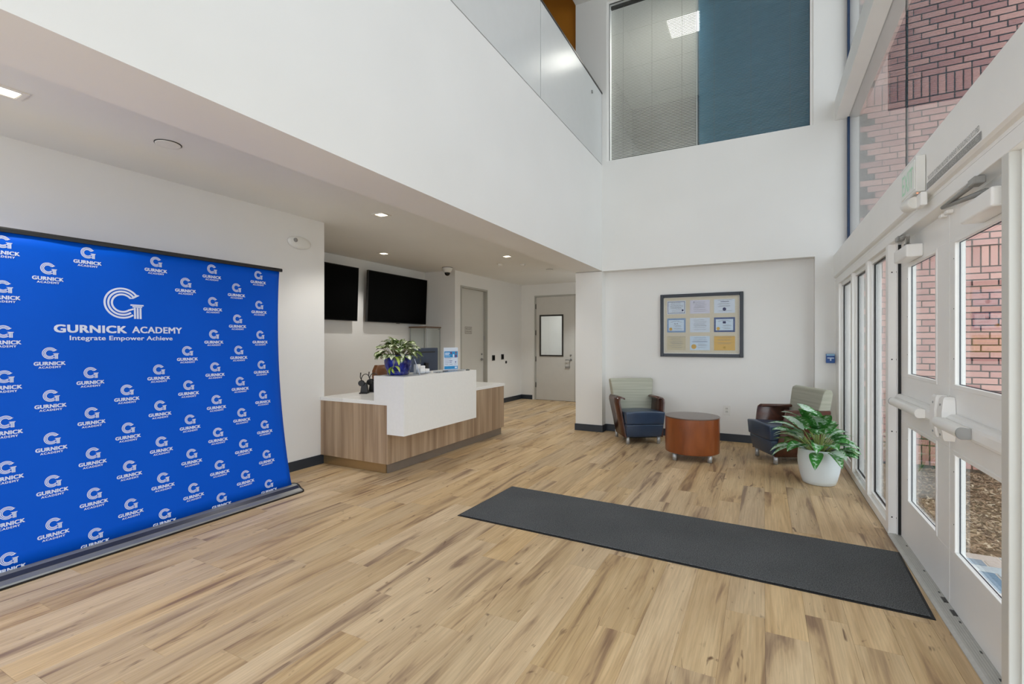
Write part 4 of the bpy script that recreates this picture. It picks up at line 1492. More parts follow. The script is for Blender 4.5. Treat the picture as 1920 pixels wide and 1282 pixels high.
# stepped card holder with white cards
t = thing('card_holder', 'stepped clear holder full of white business cards', 'card holder', (-3.46, 4.390, TOPZ))
bm = BM()
box(bm, -3.52, -3.40, 4.300, 4.490, TOPZ, TOPZ + 0.006)
box(bm, -3.52, -3.515, 4.300, 4.490, TOPZ + 0.006, TOPZ + 0.075)
box(bm, -3.47, -3.465, 4.300, 4.490, TOPZ + 0.006, TOPZ + 0.045)
box(bm, -3.405, -3.40, 4.300, 4.490, TOPZ + 0.006, TOPZ + 0.025)
finish('tray', bm, M_ACR, t)
M_CARD = simple('white_card_stock', (238, 236, 234), 0.6, vary=0.01)
for (ya, yb, xa, xb, zb) in ((4.310, 4.390, -3.512, -3.476, 0.105), (4.400, 4.480, -3.512, -3.480, 0.085), (4.310, 4.395, -3.462, -3.412, 0.060), (4.405, 4.475, -3.462, -3.414, 0.052)):
    pbox('card_stack', (xa, xb, ya, yb, TOPZ + 0.0065, TOPZ + zb), M_CARD, t, 0.002, 1)
# flyer in an upright acrylic frame
t = thing('flyer_stand', 'blue and white flyer in upright acrylic stand', 'sign holder', (-3.47, 5.03, TOPZ))
M_FLY = simple('flyer_paper', (222, 232, 246), 0.5, vary=0.01)
FLX = -3.505
ang = R(-20)      # turned towards the entrance
fm = Matrix.Translation((FLX, 5.03, TOPZ)) @ Matrix.Rotation(ang, 4, 'Z')
fl = lambda x, y, z: tuple(fm @ Vector((x, y, z)))
def fbox(bm, x0, x1, y0, y1, z0, z1):
    vs = box(bm, x0, x1, y0, y1, z0, z1)
    for v in vs: v.co = fm @ v.co
bm = BM(); fbox(bm, -0.055, 0.055, -0.108, 0.108, 0.0, 0.004); fbox(bm, -0.006, -0.003, -0.112, 0.112, 0.004, 0.29); fbox(bm, 0.003, 0.006, -0.112, 0.112, 0.004, 0.29)
finish('acrylic_frame', bm, M_GLASS_CLEAR, t)
bm = BM(); fbox(bm, -0.0025, 0.0025, -0.108, 0.108, 0.006, 0.287)
fly = finish('flyer', bm, M_FLY, t)
bm = BM()
ffn = lambda u, v: fl(0.0067, (u - 0.5) * 0.216, 0.006 + v * 0.281)
ff2 = lambda u, v: fl(0.0070, (u - 0.5) * 0.216, 0.006 + v * 0.281)
put_quad(bm, 0.03, 0.97, 0.56, 0.83, ffn, 0)
put_quad(bm, 0.03, 0.97, 0.04, 0.17, ffn, 0)
for (a, b, c, d) in ((0.07, 0.40, 0.735, 0.775), (0.07, 0.36, 0.675, 0.71), (0.07, 0.42, 0.615, 0.635), (0.76, 0.92, 0.07, 0.14)):
    put_quad(bm, a, b, c, d, ff2, 1)
for (a, b, c, d) in ((0.05, 0.5, 0.50, 0.512), (0.05, 0.4, 0.40, 0.41), (0.05, 0.42, 0.33, 0.34), (0.05, 0.30, 0.26, 0.27), (0.38, 0.58, 0.40, 0.425), (0.42, 0.54, 0.33, 0.36), (0.38, 0.6, 0.25, 0.265), (0.72, 0.9, 0.25, 0.262)):
    put_quad(bm, a, b, c, d, ffn, 2)
put_disc(bm, 0.5, 0.76, 0.06, ff2, 3, 14); put_disc(bm, 0.84, 0.62, 0.07, ff2, 3, 14); put_disc(bm, 0.84, 0.77, 0.05, ff2, 4, 14); put_disc(bm, 0.82, 0.35, 0.04, ff2, 2, 12)
put_quad(bm, 0.62, 0.72, 0.57, 0.70, ff2, 1)
tag(finish('print', bm, [simple('flyer_blue', (24, 138, 200), 0.5, vary=0.06, scale=30), simple('flyer_white', (214, 230, 250), 0.5, vary=0.01), simple('flyer_ink', (104, 112, 160), 0.5, vary=0.05), simple('flyer_plum', (110, 70, 110), 0.5, vary=0.1), simple('flyer_rust', (150, 96, 100), 0.5, vary=0.1)], fly), kind='stuff')
# glass tray with a pen, small bell
t = thing('pen_tray', 'long clear tray on the counter in front of the flyer', 'tray', (-3.36, 4.79, TOPZ))
bm = BM()
box(bm, -3.40, -3.31, 4.52, 5.06, TOPZ, TOPZ + 0.006, 0.001, 1)
for (a, b, c, d) in ((-3.40, -3.394, 4.52, 5.06), (-3.316, -3.31, 4.52, 5.06), (-3.394, -3.316, 4.52, 4.526), (-3.394, -3.316, 5.054, 5.06)):
    box(bm, a, b, c, d, TOPZ + 0.006, TOPZ + 0.022)
finish('tray_body', bm, M_ACR, t)
t = thing('ballpoint_pen', 'black pen lying in the clear tray', 'pen', (-3.36, 4.72, TOPZ + 0.012))
bm = BM(); tube(bm, [(-3.36, 4.66, TOPZ + 0.0125), (-3.358, 4.75, TOPZ + 0.0125)], 0.0055, 8)
finish('barrel', bm, M_BLACKPL, t)
bm = BM(); tube(bm, [(-3.358, 4.75, TOPZ + 0.0125), (-3.3577, 4.775, TOPZ + 0.0125)], [0.005, 0.001], 8)
finish('tip', bm, M_CHROME, t)
t = thing('counter_clip', 'small grey metal clip at end of the tray', 'clip', (-3.30, 5.10, TOPZ))
bm = BM(); box(bm, -3.315, -3.285, 5.075, 5.13, TOPZ + 0.0003, TOPZ + 0.014, 0.003, 1)
finish('body', bm, simple('grey_clip', (110, 116, 112), 0.3, metal=0.7, vary=0.1), t)
bm = BM(); cyl(bm, (-3.30, 5.102, TOPZ + 0.014), (-3.30, 5.102, TOPZ + 0.022), 0.011, 12)
finish('button', bm, simple('pale_clip', (180, 184, 180), 0.3, metal=0.4, vary=0.1), t)

# headset stands on the return counter
CTZ = 0.7685
def headset_stand(x, y, label, with_set):
    t = thing('headset_stand', label, 'headset', (x, y, CTZ), R(28), 'phone headsets on the low counter')
    bm = BM()
    box(bm, -0.05, 0.05, -0.06, 0.06, 0, 0.012, 0.004, 1)
    finish('base', bm, M_BLACKPL, t, True)
    bm = BM()
    prism(bm, [(-0.045, 0.012), (0.045, 0.012), (0.034, 0.09), (0.020, 0.13), (-0.020, 0.13), (-0.034, 0.09)], lambda u, v, a: (u, a, v), -0.022, 0.028)
    finish('cradle', bm, M_BLACKPL, t, True)
    bm = BM()
    pts = [(-0.03 + 0.0, -0.03, 0.14)]
    arc = [(0.055 * math.cos(a) + 0.02, -0.02, 0.15 + 0.085 * math.sin(a)) for a in [PI - k * PI / 12 * 0.98 for k in range(13)]]
    tube(bm, arc, 0.005, 6)
    finish('headband', bm, simple('dark_steel_band', (52, 52, 54), 0.35, metal=0.5, vary=0.1), t, True)
    bm = BM()
    cyl(bm, (-0.028, -0.045, 0.125), (-0.028, -0.012, 0.125), 0.036, 20)
    finish('ear_cup', bm, M_BLACKPL, t, True)
    bm = BM()
    tube(bm, [(-0.02, -0.04, 0.15), (-0.035, -0.05, 0.20), (-0.028, -0.055, 0.255)], [0.006, 0.005, 0.007], 6)
    finish('microphone_boom', bm, M_BLACKPL, t, True)
    if with_set:
        bm = BM()
        box(bm, -0.05, 0.05, 0.029, 0.056, 0.0125, 0.16, 0.006, 1)
        finish('handset_body', bm, simple('dark_grey_handset', (26, 28, 28), 0.35, vary=0.1), t, True)
    return t


headset_stand(-4.315, 4.365, 'black headset with upright boom on charging stand, farther from box', False)
headset_stand(-4.345, 4.535, 'black headset cradle half hidden behind the white box', True)
# monitor
t = thing('computer_monitor', 'black monitor seen from behind above the counter', 'monitor', (-3.95, 5.08, CTZ))
bm = BM(); box(bm, -3.985, -3.945, 4.80, 5.36, 0.965, 1.315, 0.010, 2)
mon = finish('housing', bm, simple('slate_monitor_shell', (52, 64, 84), 0.42, vary=0.06), t)
pbox('vent_strip', (-3.9445, -3.942, 4.87, 5.29, 1.252, 1.268), M_BLACKPL, mon)
pbox('screen', (-3.988, -3.9855, 4.815, 5.345, 0.98, 1.30), M_SCREEN, t)
bm = BM(); box(bm, -3.945, -3.915, 5.05, 5.11, CTZ + 0.012, 1.12); box(bm, -4.03, -3.83, 4.97, 5.19, CTZ + 0.0003, CTZ + 0.012, 0.003, 1)
finish('stand', bm, M_BLACKPL, t)
# desk chair behind the counter
t = thing('desk_chair', 'brown backed office chair behind the raised counter', 'chair', (-4.36, 5.13, 0), R(-80))
M_BROWN = simple('brown_chair_leather', (112, 72, 44), 0.4, vary=0.08)
bm = BM()
N1, N2 = 10, 8
grid = []
for i in range(N1 + 1):
    u = -1 + 2 * i / N1
    col_ = []
    for j in range(N2 + 1):
        v = j / N2
        wd = 0.25 * math.sqrt(1 - 0.55 * max(0.0, (v - 0.72) / 0.28) ** 2.5)
        col_.append((u * wd, -0.22 + 0.06 * u * u * -1 - 0.06 * v, 0.52 + 0.56 * v))
    grid.append(col_)
A = [[bm.verts.new(p) for p in c] for c in grid]
B = [[bm.verts.new((p[0], p[1] + 0.05, p[2])) for p in c] for c in grid]
for i in range(N1):
    for j in range(N2):
        for G in (A, B):
            f = bm.faces.new((G[i][j], G[i + 1][j], G[i + 1][j + 1], G[i][j + 1])); f.smooth = True
for i in range(N1):
    bm.faces.new((A[i][0], A[i + 1][0], B[i + 1][0], B[i][0])); bm.faces.new((A[i][N2], A[i + 1][N2], B[i + 1][N2], B[i][N2]))
for j in range(N2):
    bm.faces.new((A[0][j], A[0][j + 1], B[0][j + 1], B[0][j])); bm.faces.new((A[N1][j], A[N1][j + 1], B[N1][j + 1], B[N1][j]))
finish('backrest', bm, M_BROWN, t, True)
bm = BM(); box(bm, -0.25, 0.25, -0.2, 0.26, 0.42, 0.50, 0.03, 3); finish('seat', bm, M_BROWN, t, True)
bm = BM(); cyl(bm, (0, 0, 0.09), (0, 0, 0.42), 0.03, 14); box(bm, -0.03, 0.03, -0.26, -0.1, 0.44, 0.56); finish('column', bm, M_CHROME, t, True)
bm = BM()
for k in range(5):
    a = 2 * PI * k / 5
    tube(bm, [(0, 0, 0.10), (0.27 * math.cos(a), 0.27 * math.sin(a), 0.07)], [0.025, 0.015], 6)
finish('star_base', bm, M_BLACKPL, t, True)
for k in range(5):
    a = 2 * PI * k / 5
    bm = BM()
    cx_, cy_ = 0.27 * math.cos(a), 0.27 * math.sin(a)
    cyl(bm, (cx_ - 0.015 * math.sin(a), cy_ + 0.015 * math.cos(a), 0.03), (cx_ + 0.015 * math.sin(a), cy_ - 0.015 * math.cos(a), 0.03), 0.03, 14)
    finish('caster', bm, M_BLACKPL, t, True)

# glass display cabinet
t = thing('display_cabinet', 'tall glass display cabinet with brown top against the back corner', 'cabinet', (-5.73, 7.38, 0))
gx0_, gx1_, gy0_, gy1_ = -5.93, -5.54, 7.16, 7.60
M_CABW = simple('brown_cabinet_trim', (104, 80, 62), 0.4, vary=0.06)
pbox('top', (gx0_ - 0.01, gx1_ + 0.01, gy0_ - 0.01, gy1_ + 0.01, 1.655, 1.68), M_CABW, t)
pbox('base', (gx0_, gx1_, gy0_, gy1_, 0.001, 0.30), M_CABW, t)
for (a, b) in ((gx0_, gy0_), (gx1_ - 0.014, gy0_), (gx0_, gy1_ - 0.014), (gx1_ - 0.014, gy1_ - 0.014)):
    pbox('post', (a, a + 0.014, b, b + 0.014, 0.30, 1.655), M_ALU, t)
M_CABGLASS = glass_mat('cabinet_glass', (0.95, 0.97, 0.965))
pbox('glass_panel', (gx0_ + .014, gx1_ - .014, gy0_ + 0.004, gy0_ + 0.009, 0.30, 1.655), M_CABGLASS, t)
pbox('glass_panel', (gx1_ - 0.009, gx1_ - 0.004, gy0_ + .014, gy1_ - .014, 0.30, 1.655), M_CABGLASS, t)
for zz in (0.75, 1.2):
    pbox('glass_shelf', (gx0_ + .016, gx1_ - .016, gy0_ + .016, gy1_ - .016, zz, zz + 0.006), M_CABGLASS, t)
bm = BM(); cyl(bm, (gx1_ - 0.002, gy1_ - 0.05, 1.635), (gx1_ + 0.012, gy1_ - 0.05, 1.635), 0.012, 10)
finish('lock', bm, M_CHROME, t)

# ------------------------------------------------------------------ backdrop banner
bd = thing('backdrop_banner', 'royal blue step and repeat banner printed with white logos', 'banner', (-3.88, 1.72, 0))
BY0, BY1, BZ0, BZ1 = 0.49, 2.955, 0.062, 2.055


def bpos(y, z, off=0.0):
    v = (z - 0.06) / 2.0
    flare = 0.075 * max(0.0, 1 - v) ** 2.2 * ((y - BY0) / (BY1 - BY0)) ** 2
    xx = -3.90 - 0.0398 * (z - 0.06)
    s = (y - BY0) / (BY1 - BY0)
    # gentle sag and a curled right edge
    curl = -0.035 * max(0.0, (s - 0.93) / 0.07) ** 2 * math.sin(PI * min(1, max(0, v))) ** 0.8
    rip = 0.004 * math.sin(y * 5.2 + 0.6) * math.sin(PI * v) + 0.002 * math.sin(y * 13 + z * 2)
    edge = -0.018 * max(0.0, (s - 0.9) / 0.1) * math.sin(PI * min(1, max(0, v))) ** 0.7
    return (xx + curl + rip + off, y + flare * 0.9 + edge, z)


bm = BM()
NY, NZ = 56, 24
ga = [[bm.verts.new(bpos(BY0 + (BY1 - BY0) * i / NY, BZ0 + (BZ1 - BZ0) * j / NZ, 0.0)) for j in range(NZ + 1)] for i in range(NY + 1)]
gb = [[bm.verts.new(bpos(BY0 + (BY1 - BY0) * i / NY, BZ0 + (BZ1 - BZ0) * j / NZ, -0.002)) for j in range(NZ + 1)] for i in range(NY + 1)]
for i in range(NY):
    for j in range(NZ):
        f = bm.faces.new((ga[i][j], ga[i + 1][j], ga[i + 1][j + 1], ga[i][j + 1])); f.smooth = True
        f = bm.faces.new((gb[i][j], gb[i][j + 1], gb[i + 1][j + 1], gb[i + 1][j])); f.smooth = True
for i in range(NY):
    bm.faces.new((ga[i][0], gb[i][0], gb[i + 1][0], ga[i + 1][0])); bm.faces.new((ga[i][NZ], ga[i + 1][NZ], gb[i + 1][NZ], gb[i][NZ]))
for j in range(NZ):
    bm.faces.new((ga[0][j], ga[0][j + 1], gb[0][j + 1], gb[0][j])); bm.faces.new((ga[NY][j], gb[NY][j], gb[NY][j + 1], ga[NY][j + 1]))
m, nt, p = new_mat('royal_blue_print')
p.inputs['Base Color'].default_value = lin((0, 82, 200))
p.inputs['Roughness'].default_value = 0.5
p.inputs['Specular IOR Level'].default_value = 0.12
tc = N(nt, 'ShaderNodeTexCoord'); n = N(nt, 'ShaderNodeTexNoise'); n.inputs['Scale'].default_value = 900
b = N(nt, 'ShaderNodeBump'); b.inputs['Strength'].default_value = 0.05; b.inputs['Distance'].default_value = 0.001
nt.links.new(tc.outputs['Object'], n.inputs['Vector']); nt.links.new(n.outputs['Fac'], b.inputs['Height']); nt.links.new(b.outputs['Normal'], p.inputs['Normal'])
fabric = finish('printed_fabric', bm, m, bd)


def big_g(bm, cy, cz, rad, fn):
    """letter G made of three rings and a fluted column"""
    seg = 44
    a0, a1 = R(37), R(360 - 52)
    for ro, ri in ((1.0, 0.885), (0.81, 0.695), (0.62, 0.505)):
        prev = None
        for k in range(seg + 1):
            a = a0 + (a1 - a0) * k / seg
            po = [ro * math.cos(a), ro * math.sin(a)]; pi_ = [ri * math.cos(a), ri * math.sin(a)]
            # strips run into the column at x = 0.62
            if a > R(270):
                if po[0] > 0.62: po = [0.62, -math.sqrt(max(0, ro * ro - 0.62 ** 2))] if ro > 0.62 else po
                if pi_[0] > 0.62: pi_ = [0.62, -math.sqrt(max(0, ri * ri - 0.62 ** 2))] if ri > 0.62 else pi_
            cur = (po, pi_)
            if prev:
                pts = [prev[0], cur[0], cur[1], prev[1]]
                try:
                    bm.faces.new([bm.verts.new(fn(cy + q[0] * rad, cz + q[1] * rad)) for q in pts])
                except ValueError:
                    pass
            prev = cur
        if ro < 0.7:
            a = a1
            pts = [(ro * math.cos(a), ro * math.sin(a)), (0.62, -0.40), (0.62, -0.29), (ri * math.cos(a), ri * math.sin(a))]
            bm.faces.new([bm.verts.new(fn(cy + q[0] * rad, cz + q[1] * rad)) for q in pts])
    # slanted end closing the three strips
    def q(pts):
        bm.faces.new([bm.verts.new(fn(cy + u * rad, cz + v * rad)) for u, v in pts])
    c0, s0 = math.cos(a0), math.sin(a0)
    q([(1.0 * c0, 1.0 * s0), (0.505 * c0, 0.505 * s0), (0.62, 0.33), (0.98, 0.56)])
    q([(0.44, -0.045), (1.20, -0.045), (1.20, -0.135), (0.44, -0.135)])
    q([(0.55, -0.155), (1.11, -0.155), (1.11, -0.24), (0.55, -0.24)])
    for u in (0.63, 0.79, 0.95):
        q([(u, -0.26), (u + 0.115, -0.26), (u + 0.115, -0.985), (u, -0.985)])


ink = lambda y, z, k=0: bpos(y, z, 0.0012 + 0.0004 * k)
M_PRINT = simple('white_print', (206, 216, 240), 0.6, vary=0.01)
bm = BM()
big_g(bm, 1.712, 1.667, 0.108, ink)
tag(finish('emblem_print', bm, M_PRINT, fabric), kind='stuff')
bm = BM()
put_text(bm, 'GURNICK', 1.345, 1.732, 1.459, 0.050, ink, 0.055, 1.05)
put_text(bm, 'ACADEMY', 1.768, 2.095, 1.461, 0.047, ink, 0.035, 1.05)
put_text(bm, 'Integrate Empower Achieve', 1.42, 2.028, 1.409, 0.031, ink, 0.025, 1.03)
tag(finish('title_print', bm, M_PRINT, fabric), kind='stuff')
bm = BM()
for k in range(-3, 9):
    cy = 1.118 + 0.2025 * k
    row = 0
    for nrow in range(8):
        cz = (1.988 if k % 2 == 0 else 1.8565) - 0.2648 * nrow
        if cz < 0.1: continue
        if k in (1, 5) and 1.40 < cz < 1.8: continue
        if k in (2, 4) and 1.40 < cz < 1.9: continue
        if k == 3 and cz > 1.2: continue
        big_g(bm, cy, cz, 0.0365, ink)
        put_text(bm, 'GURNICK', cy - 0.074, cy + 0.074, cz - 0.0745, 0.0225, ink, 0.055, 1.05)
        put_text(bm, 'ACADEMY', cy - 0.053, cy + 0.053, cz - 0.0935, 0.0125, ink, 0.05, 1.25)
tag(finish('repeat_logo_print', bm, M_PRINT, fabric), kind='stuff')
# top rail and retractable base
bm = BM()
for (y, z) in ((0, 0),):
    xr = -3.90 - 0.0398 * 2.0
    prism(bm, [(xr - 0.012, 2.046), (xr + 0.012, 2.046), (xr + 0.014, 2.066), (xr + 0.006, 2.076), (xr - 0.012, 2.076)], lambda u, v, a: (u, a, v), BY0 - 0.01, BY1 + 0.02)
finish('top_rail', bm, M_BLACKPL, bd)
M_BASEALU = simple('grey_anodised_base', (138, 138, 136), 0.32, metal=0.45, vary=0.05)
bm = BM()
bp = [(-3.985, 0.002), (-3.80, 0.002), (-3.795, 0.012), (-3.80, 0.022), (-3.835, 0.036), (-3.862, 0.058), (-3.885, 0.066), (-3.915, 0.066), (-3.95, 0.06), (-3.98, 0.03)]
prism(bm, bp, lambda u, v, a: (u, a, v), BY0 - 0.05, BY1 + 0.105)
base = finish('retractable_base', bm, M_BASEALU, bd)
bm = BM()
prism(bm, [(-3.8375, 0.0372), (-3.8605, 0.0572), (-3.859, 0.0592), (-3.836, 0.0392)], lambda u, v, a: (u, a, v), BY0 - 0.045, BY1 + 0.10)
finish('dark_inlay', bm, simple('navy_inlay', (28, 36, 60), 0.3, vary=0.1), base)
bm = BM()
prism(bm, [(-3.7945, 0.001), (-3.790, 0.001), (-3.789, 0.012), (-3.7945, 0.013)], lambda u, v, a: (u, a, v), BY0 - 0.05, BY1 + 0.105)
finish('front_lip', bm, M_BLACKPL, base)
for yy in (BY0 - 0.06, BY1 + 0.105):
    bm = BM()
    prism(bm, [(u * 1.0 - (0.004 if u < -3.9 else -0.004), v + (0.003 if v > 0.01 else -0.001)) for u, v in bp], lambda u, v, a: (u, a, v), yy, yy + 0.012)
    finish('end_cap', bm, M_BLACKPL, base)
bm = BM()
cyl(bm, (-3.985, 1.72, 0.03), (-4.075, 1.72, 2.05), 0.012, 10)
finish('support_pole', bm, M_ALU, bd)

# ------------------------------------------------------------------ lounge chairs
def soft_box(bm, x0, x1, y0, y1, z0, z1, bev=0.03, seg=4):
    return box(bm, x0, x1, y0, y1, z0, z1, bev, seg)


def lounge_chair(label, loc, rz):
    """front of the chair is -Y"""
    t = thing('lounge_armchair', label, 'armchair', loc, rz, 'armchairs by the round table')
    # lower upholstered base, tapering to the floor
    bm = BM()
    vs = box(bm, -0.262, 0.262, -0.30, 0.28, 0.10, 0.275)
    for v in vs:
        if v.co.y < 0: v.co.y += 0.02 if v.co.z < 0.2 else -0.012
        if v.co.z < 0.2: v.co.x *= 0.92
    bmesh.ops.bevel(bm, geom=bm.edges[:], offset=0.018, segments=3, affect='EDGES', profile=0.5)
    for f in bm.faces: f.smooth = True
    finish('seat_base', bm, M_LEATHER, t, True)
    # seat cushion
    bm = BM()
    vs = box(bm, -0.272, 0.272, -0.335, 0.22, 0.277, 0.445)
    for v in vs:
        if v.co.y < 0 and v.co.z < 0.3: v.co.y += 0.012
        if v.co.z < 0.3: v.co.x *= 0.955
        if v.co.y > 0 and v.co.z > 0.4: v.co.z -= 0.025
    bmesh.ops.subdivide_edges(bm, edges=bm.edges[:], cuts=3, use_grid_fill=True)
    for v in bm.verts:
        if v.co.z > 0.40:
            v.co.z += 0.014 * (1 - (v.co.x / 0.272) ** 2)
    sharp = [e for e in bm.edges if len(e.link_faces) == 2 and e.calc_face_angle(0) > 0.8]
    bmesh.ops.bevel(bm, geom=sharp, offset=0.016, segments=3, affect='EDGES', profile=0.5)
    for f in bm.faces: f.smooth = True
    finish('seat_cushion', bm, M_LEATHER, t, True)
    # backrest, leaning and widening upward
    bm = BM()
    prof = [(0.155, 0.40), (0.24, 0.81), (0.255, 0.845), (0.29, 0.86), (0.335, 0.85), (0.35, 0.82), (0.33, 0.60), (0.30, 0.18), (0.24, 0.16), (0.17, 0.30)]
    A = []
    for sx in (-1, -0.94, 0.94, 1):
        ring = []
        for (y, z) in prof:
            wx = 0.255 + 0.065 * max(0, (z - 0.36)) / 0.5
            inset = 0.016 if abs(sx) == 1 else 0.0
            cy_, cz_ = 0.27, 0.6
            yy = y + (cy_ - y) * inset * 3.0
            zz = z + (cz_ - z) * inset * 1.3
            ring.append(bm.verts.new((sx * wx, yy, zz)))
        A.append(ring)
    for P, Q in zip(A, A[1:]):
        for i in range(len(prof)):
            f = bm.faces.new((P[i], Q[i], Q[(i + 1) % len(prof)], P[(i + 1) % len(prof)])); f.smooth = True
    bm.faces.new(A[0]); bm.faces.new(A[-1])
    finish('backrest', bm, M_SAGE, t, True)
    # bent plywood arms
    for s in (-1, 1):
        bm = BM()
        # cross-section from floor end up and curling inward at the top: (x, z)
        sec = [(0.262, 0.095), (0.288, 0.30), (0.316, 0.50), (0.324, 0.555), (0.320, 0.595), (0.304, 0.618), (0.279, 0.628), (0.246, 0.624), (0.226, 0.610)]
        th = 0.018
        def edge_y(z, front):
            k = (z - 0.095) / 0.53
            if front: return -0.175 - 0.095 * (1 - k) + (0.012 if z > 0.6 else 0)
            return 0.17 + 0.16 * k
        outer = []; inner = []
        for i, (x_, z_) in enumerate(sec):
            a_ = sec[max(0, i - 1)]; b_ = sec[min(len(sec) - 1, i + 1)]
            tx, tz = b_[0] - a_[0], b_[1] - a_[1]
            ln = math.hypot(tx, tz)
            nx, nz = -tz / ln, tx / ln        # towards the seat / down
            outer.append((x_, z_)); inner.append((x_ + nx * th, z_ + nz * th))
        def V(pt, front):
            zz = pt[1]
            yf = edge_y(min(zz, 0.62), front)
            if front and pt[0] < 0.30 and zz > 0.58: yf += 0.35 * (0.30 - pt[0]) * 0.4
            return bm.verts.new((s * pt[0], yf, zz))
        of = [V(p_, True) for p_ in outer]; ob = [V(p_, False) for p_ in outer]
        if_ = [V(p_, True) for p_ in inner]; ib = [V(p_, False) for p_ in inner]
        for i in range(len(sec) - 1):
            for (P, Q) in ((of, ob), (ib, if_)):
                f = bm.faces.new((P[i], P[i + 1], Q[i + 1], Q[i])); f.smooth = True
            bm.faces.new((of[i], if_[i], if_[i + 1], of[i + 1]))
            bm.faces.new((ob[i], ob[i + 1], ib[i + 1], ib[i]))
        bm.faces.new((of[0], ob[0], ib[0], if_[0])); bm.faces.new((of[-1], if_[-1], ib[-1], ob[-1]))
        finish('arm_panel', bm, M_MAHOG, t, True)
    for sx in (-1, 1):
        for yy in (-0.245, 0.30):
            bm = BM()
            cyl(bm, (sx * 0.215, yy * 0.96, 0.0008), (sx * 0.215, yy * 0.96, 0.105), 0.023, 18)
            finish('leg', bm, M_LEG, t, True)
    bm = BM()
    box(bm, -0.23, 0.23, -0.24, 0.30, 0.085, 0.0995)
    finish('under_frame', bm, M_BLACKPL, t, True)
    return t


lounge_chair('sage backed navy armchair left of the round table, facing out', (-1.585, 6.865, 0), R(32))
lounge_chair('sage backed navy armchair behind the potted plant, facing left', (0.235, 6.545, 0), R(-63.5))

# ------------------------------------------------------------------ round table
TX, TY = -0.765, 6.14
t = thing('round_side_table', 'round cherry wood drum table between the two armchairs', 'table', (TX, TY, 0))
bm = BM()
lathe(bm, [(0.295, 0.085), (0.306, 0.088), (0.308, 0.10), (0.308, 0.495)], (TX, TY, 0), 64, cap1=False)
finish('drum', bm, M_CHERRY, t)
bm = BM()
lathe(bm, [(0.306, 0.4955), (0.312, 0.498), (0.312, 0.506), (0.309, 0.509)], (TX, TY, 0), 64)
finish('top', bm, M_TABLETOP, t)
for a in (-128, -38, 52, 142):
    bm = BM()
    lx, ly = TX + 0.272 * math.cos(R(a)), TY + 0.272 * math.sin(R(a))
    cyl(bm, (lx, ly, 0.0008), (lx, ly, 0.0846), 0.025, 18)
    finish('leg', bm, M_LEG, t)

# ------------------------------------------------------------------ white pot with silver-green plant
AX, AY = 0.485, 5.63
ag = thing('potted_aglaonema', 'silver green leafy plant in white pot near the windows', 'plant', (AX, AY, 0))
bm = BM()
lathe(bm, [(0.128, 0.0008), (0.141, 0.006), (0.152, 0.04), (0.172, 0.12), (0.184, 0.20), (0.186, 0.25), (0.181, 0.315), (0.175, 0.343), (0.169, 0.345), (0.165, 0.338), (0.170, 0.30)], (AX, AY, 0), 48, cap1=False)
finish('pot', bm, simple('white_matte_pot', (222, 232, 237), 0.42, vary=0.01), ag)
bm = BM()
lathe(bm, [(0.172, 0.298), (0.11, 0.308), (0.001, 0.31)], (AX, AY, 0), 30)
finish('soil', bm, M_SOIL, ag)
ra = random.Random(4)
specs = []
for i in range(60):
    ring = i % 4
    az = i * 2.399 + ra.uniform(-0.25, 0.25)
    el = R([82, 66, 48, 30][ring] + ra.uniform(-8, 8))
    specs.append((az, el, ring))
for az, el, ring in specs:
    toward_glass = max(0, math.cos(az))
    st_l = [0.25, 0.21, 0.18, 0.14][ring] * ra.uniform(0.85, 1.15) * (1 - 0.25 * toward_glass)
    bl = ra.uniform(0.24, 0.32) * (1 - 0.40 * toward_glass)
    rad = 0.015 + 0.022 * ring
    arching_leaf('leaf', ag, (AX + rad * math.cos(az), AY + rad * math.sin(az), 0.30), az, el, st_l, bl, ra.uniform(0.115, 0.145), R([52, 58, 56, 48][ring] + ra.uniform(-12, 12)), [M_AGLA, M_STALK], 1.0, stalk_r=0.0045, fold=0.3, roll=ra.uniform(-0.35, 0.35))

# ------------------------------------------------------------------ entrance mat
mt = thing('entrance_mat', 'long charcoal entrance mat running from the doors', 'mat', (-0.69, 3.62, 0))
mm = Matrix.Translation((-0.688, 3.617, 0)) @ Matrix.Rotation(R(-1.9), 4, 'Z')
def mbox(bm, *d, bev=0.0):
    n0 = len(bm.verts)
    box(bm, *d, bev=bev, seg=1)
bm = BM()
box(bm, -1.478, 1.470, -0.445, 0.445, 0.0006, 0.004)
bm.transform(mm)
finish('rubber_border', bm, simple('black_rubber', (22, 22, 24), 0.55, vary=0.1), mt)
m, nt, p = new_mat('charcoal_carpet')
tc = N(nt, 'ShaderNodeTexCoord')
n = N(nt, 'ShaderNodeTexNoise'); n.inputs['Scale'].default_value = 190; n.inputs['Detail'].default_value = 4
n2 = N(nt, 'ShaderNodeTexNoise'); n2.inputs['Scale'].default_value = 2.2
nt.links.new(tc.outputs['Object'], n.inputs['Vector']); nt.links.new(tc.outputs['Object'], n2.inputs['Vector'])
r = N(nt, 'ShaderNodeValToRGB')
r.color_ramp.elements[0].position = 0.36; r.color_ramp.elements[0].color = lin((70, 72, 74))
r.color_ramp.elements[1].position = 0.64; r.color_ramp.elements[1].color = lin((120, 122, 124))
nt.links.new(n.outputs['Fac'], r.inputs['Fac'])
mx = N(nt, 'ShaderNodeMixRGB', blend_type='MULTIPLY'); mx.inputs['Fac'].default_value = 0.35
nt.links.new(r.outputs['Color'], mx.inputs['Color1']); nt.links.new(n2.outputs['Fac'], mx.inputs['Color2'])
nt.links.new(mx.outputs['Color'], p.inputs['Base Color'])
p.inputs['Roughness'].default_value = 0.95
p.inputs['Specular IOR Level'].default_value = 0.1
b = N(nt, 'ShaderNodeBump'); b.inputs['Strength'].default_value = 0.8; b.inputs['Distance'].default_value = 0.006
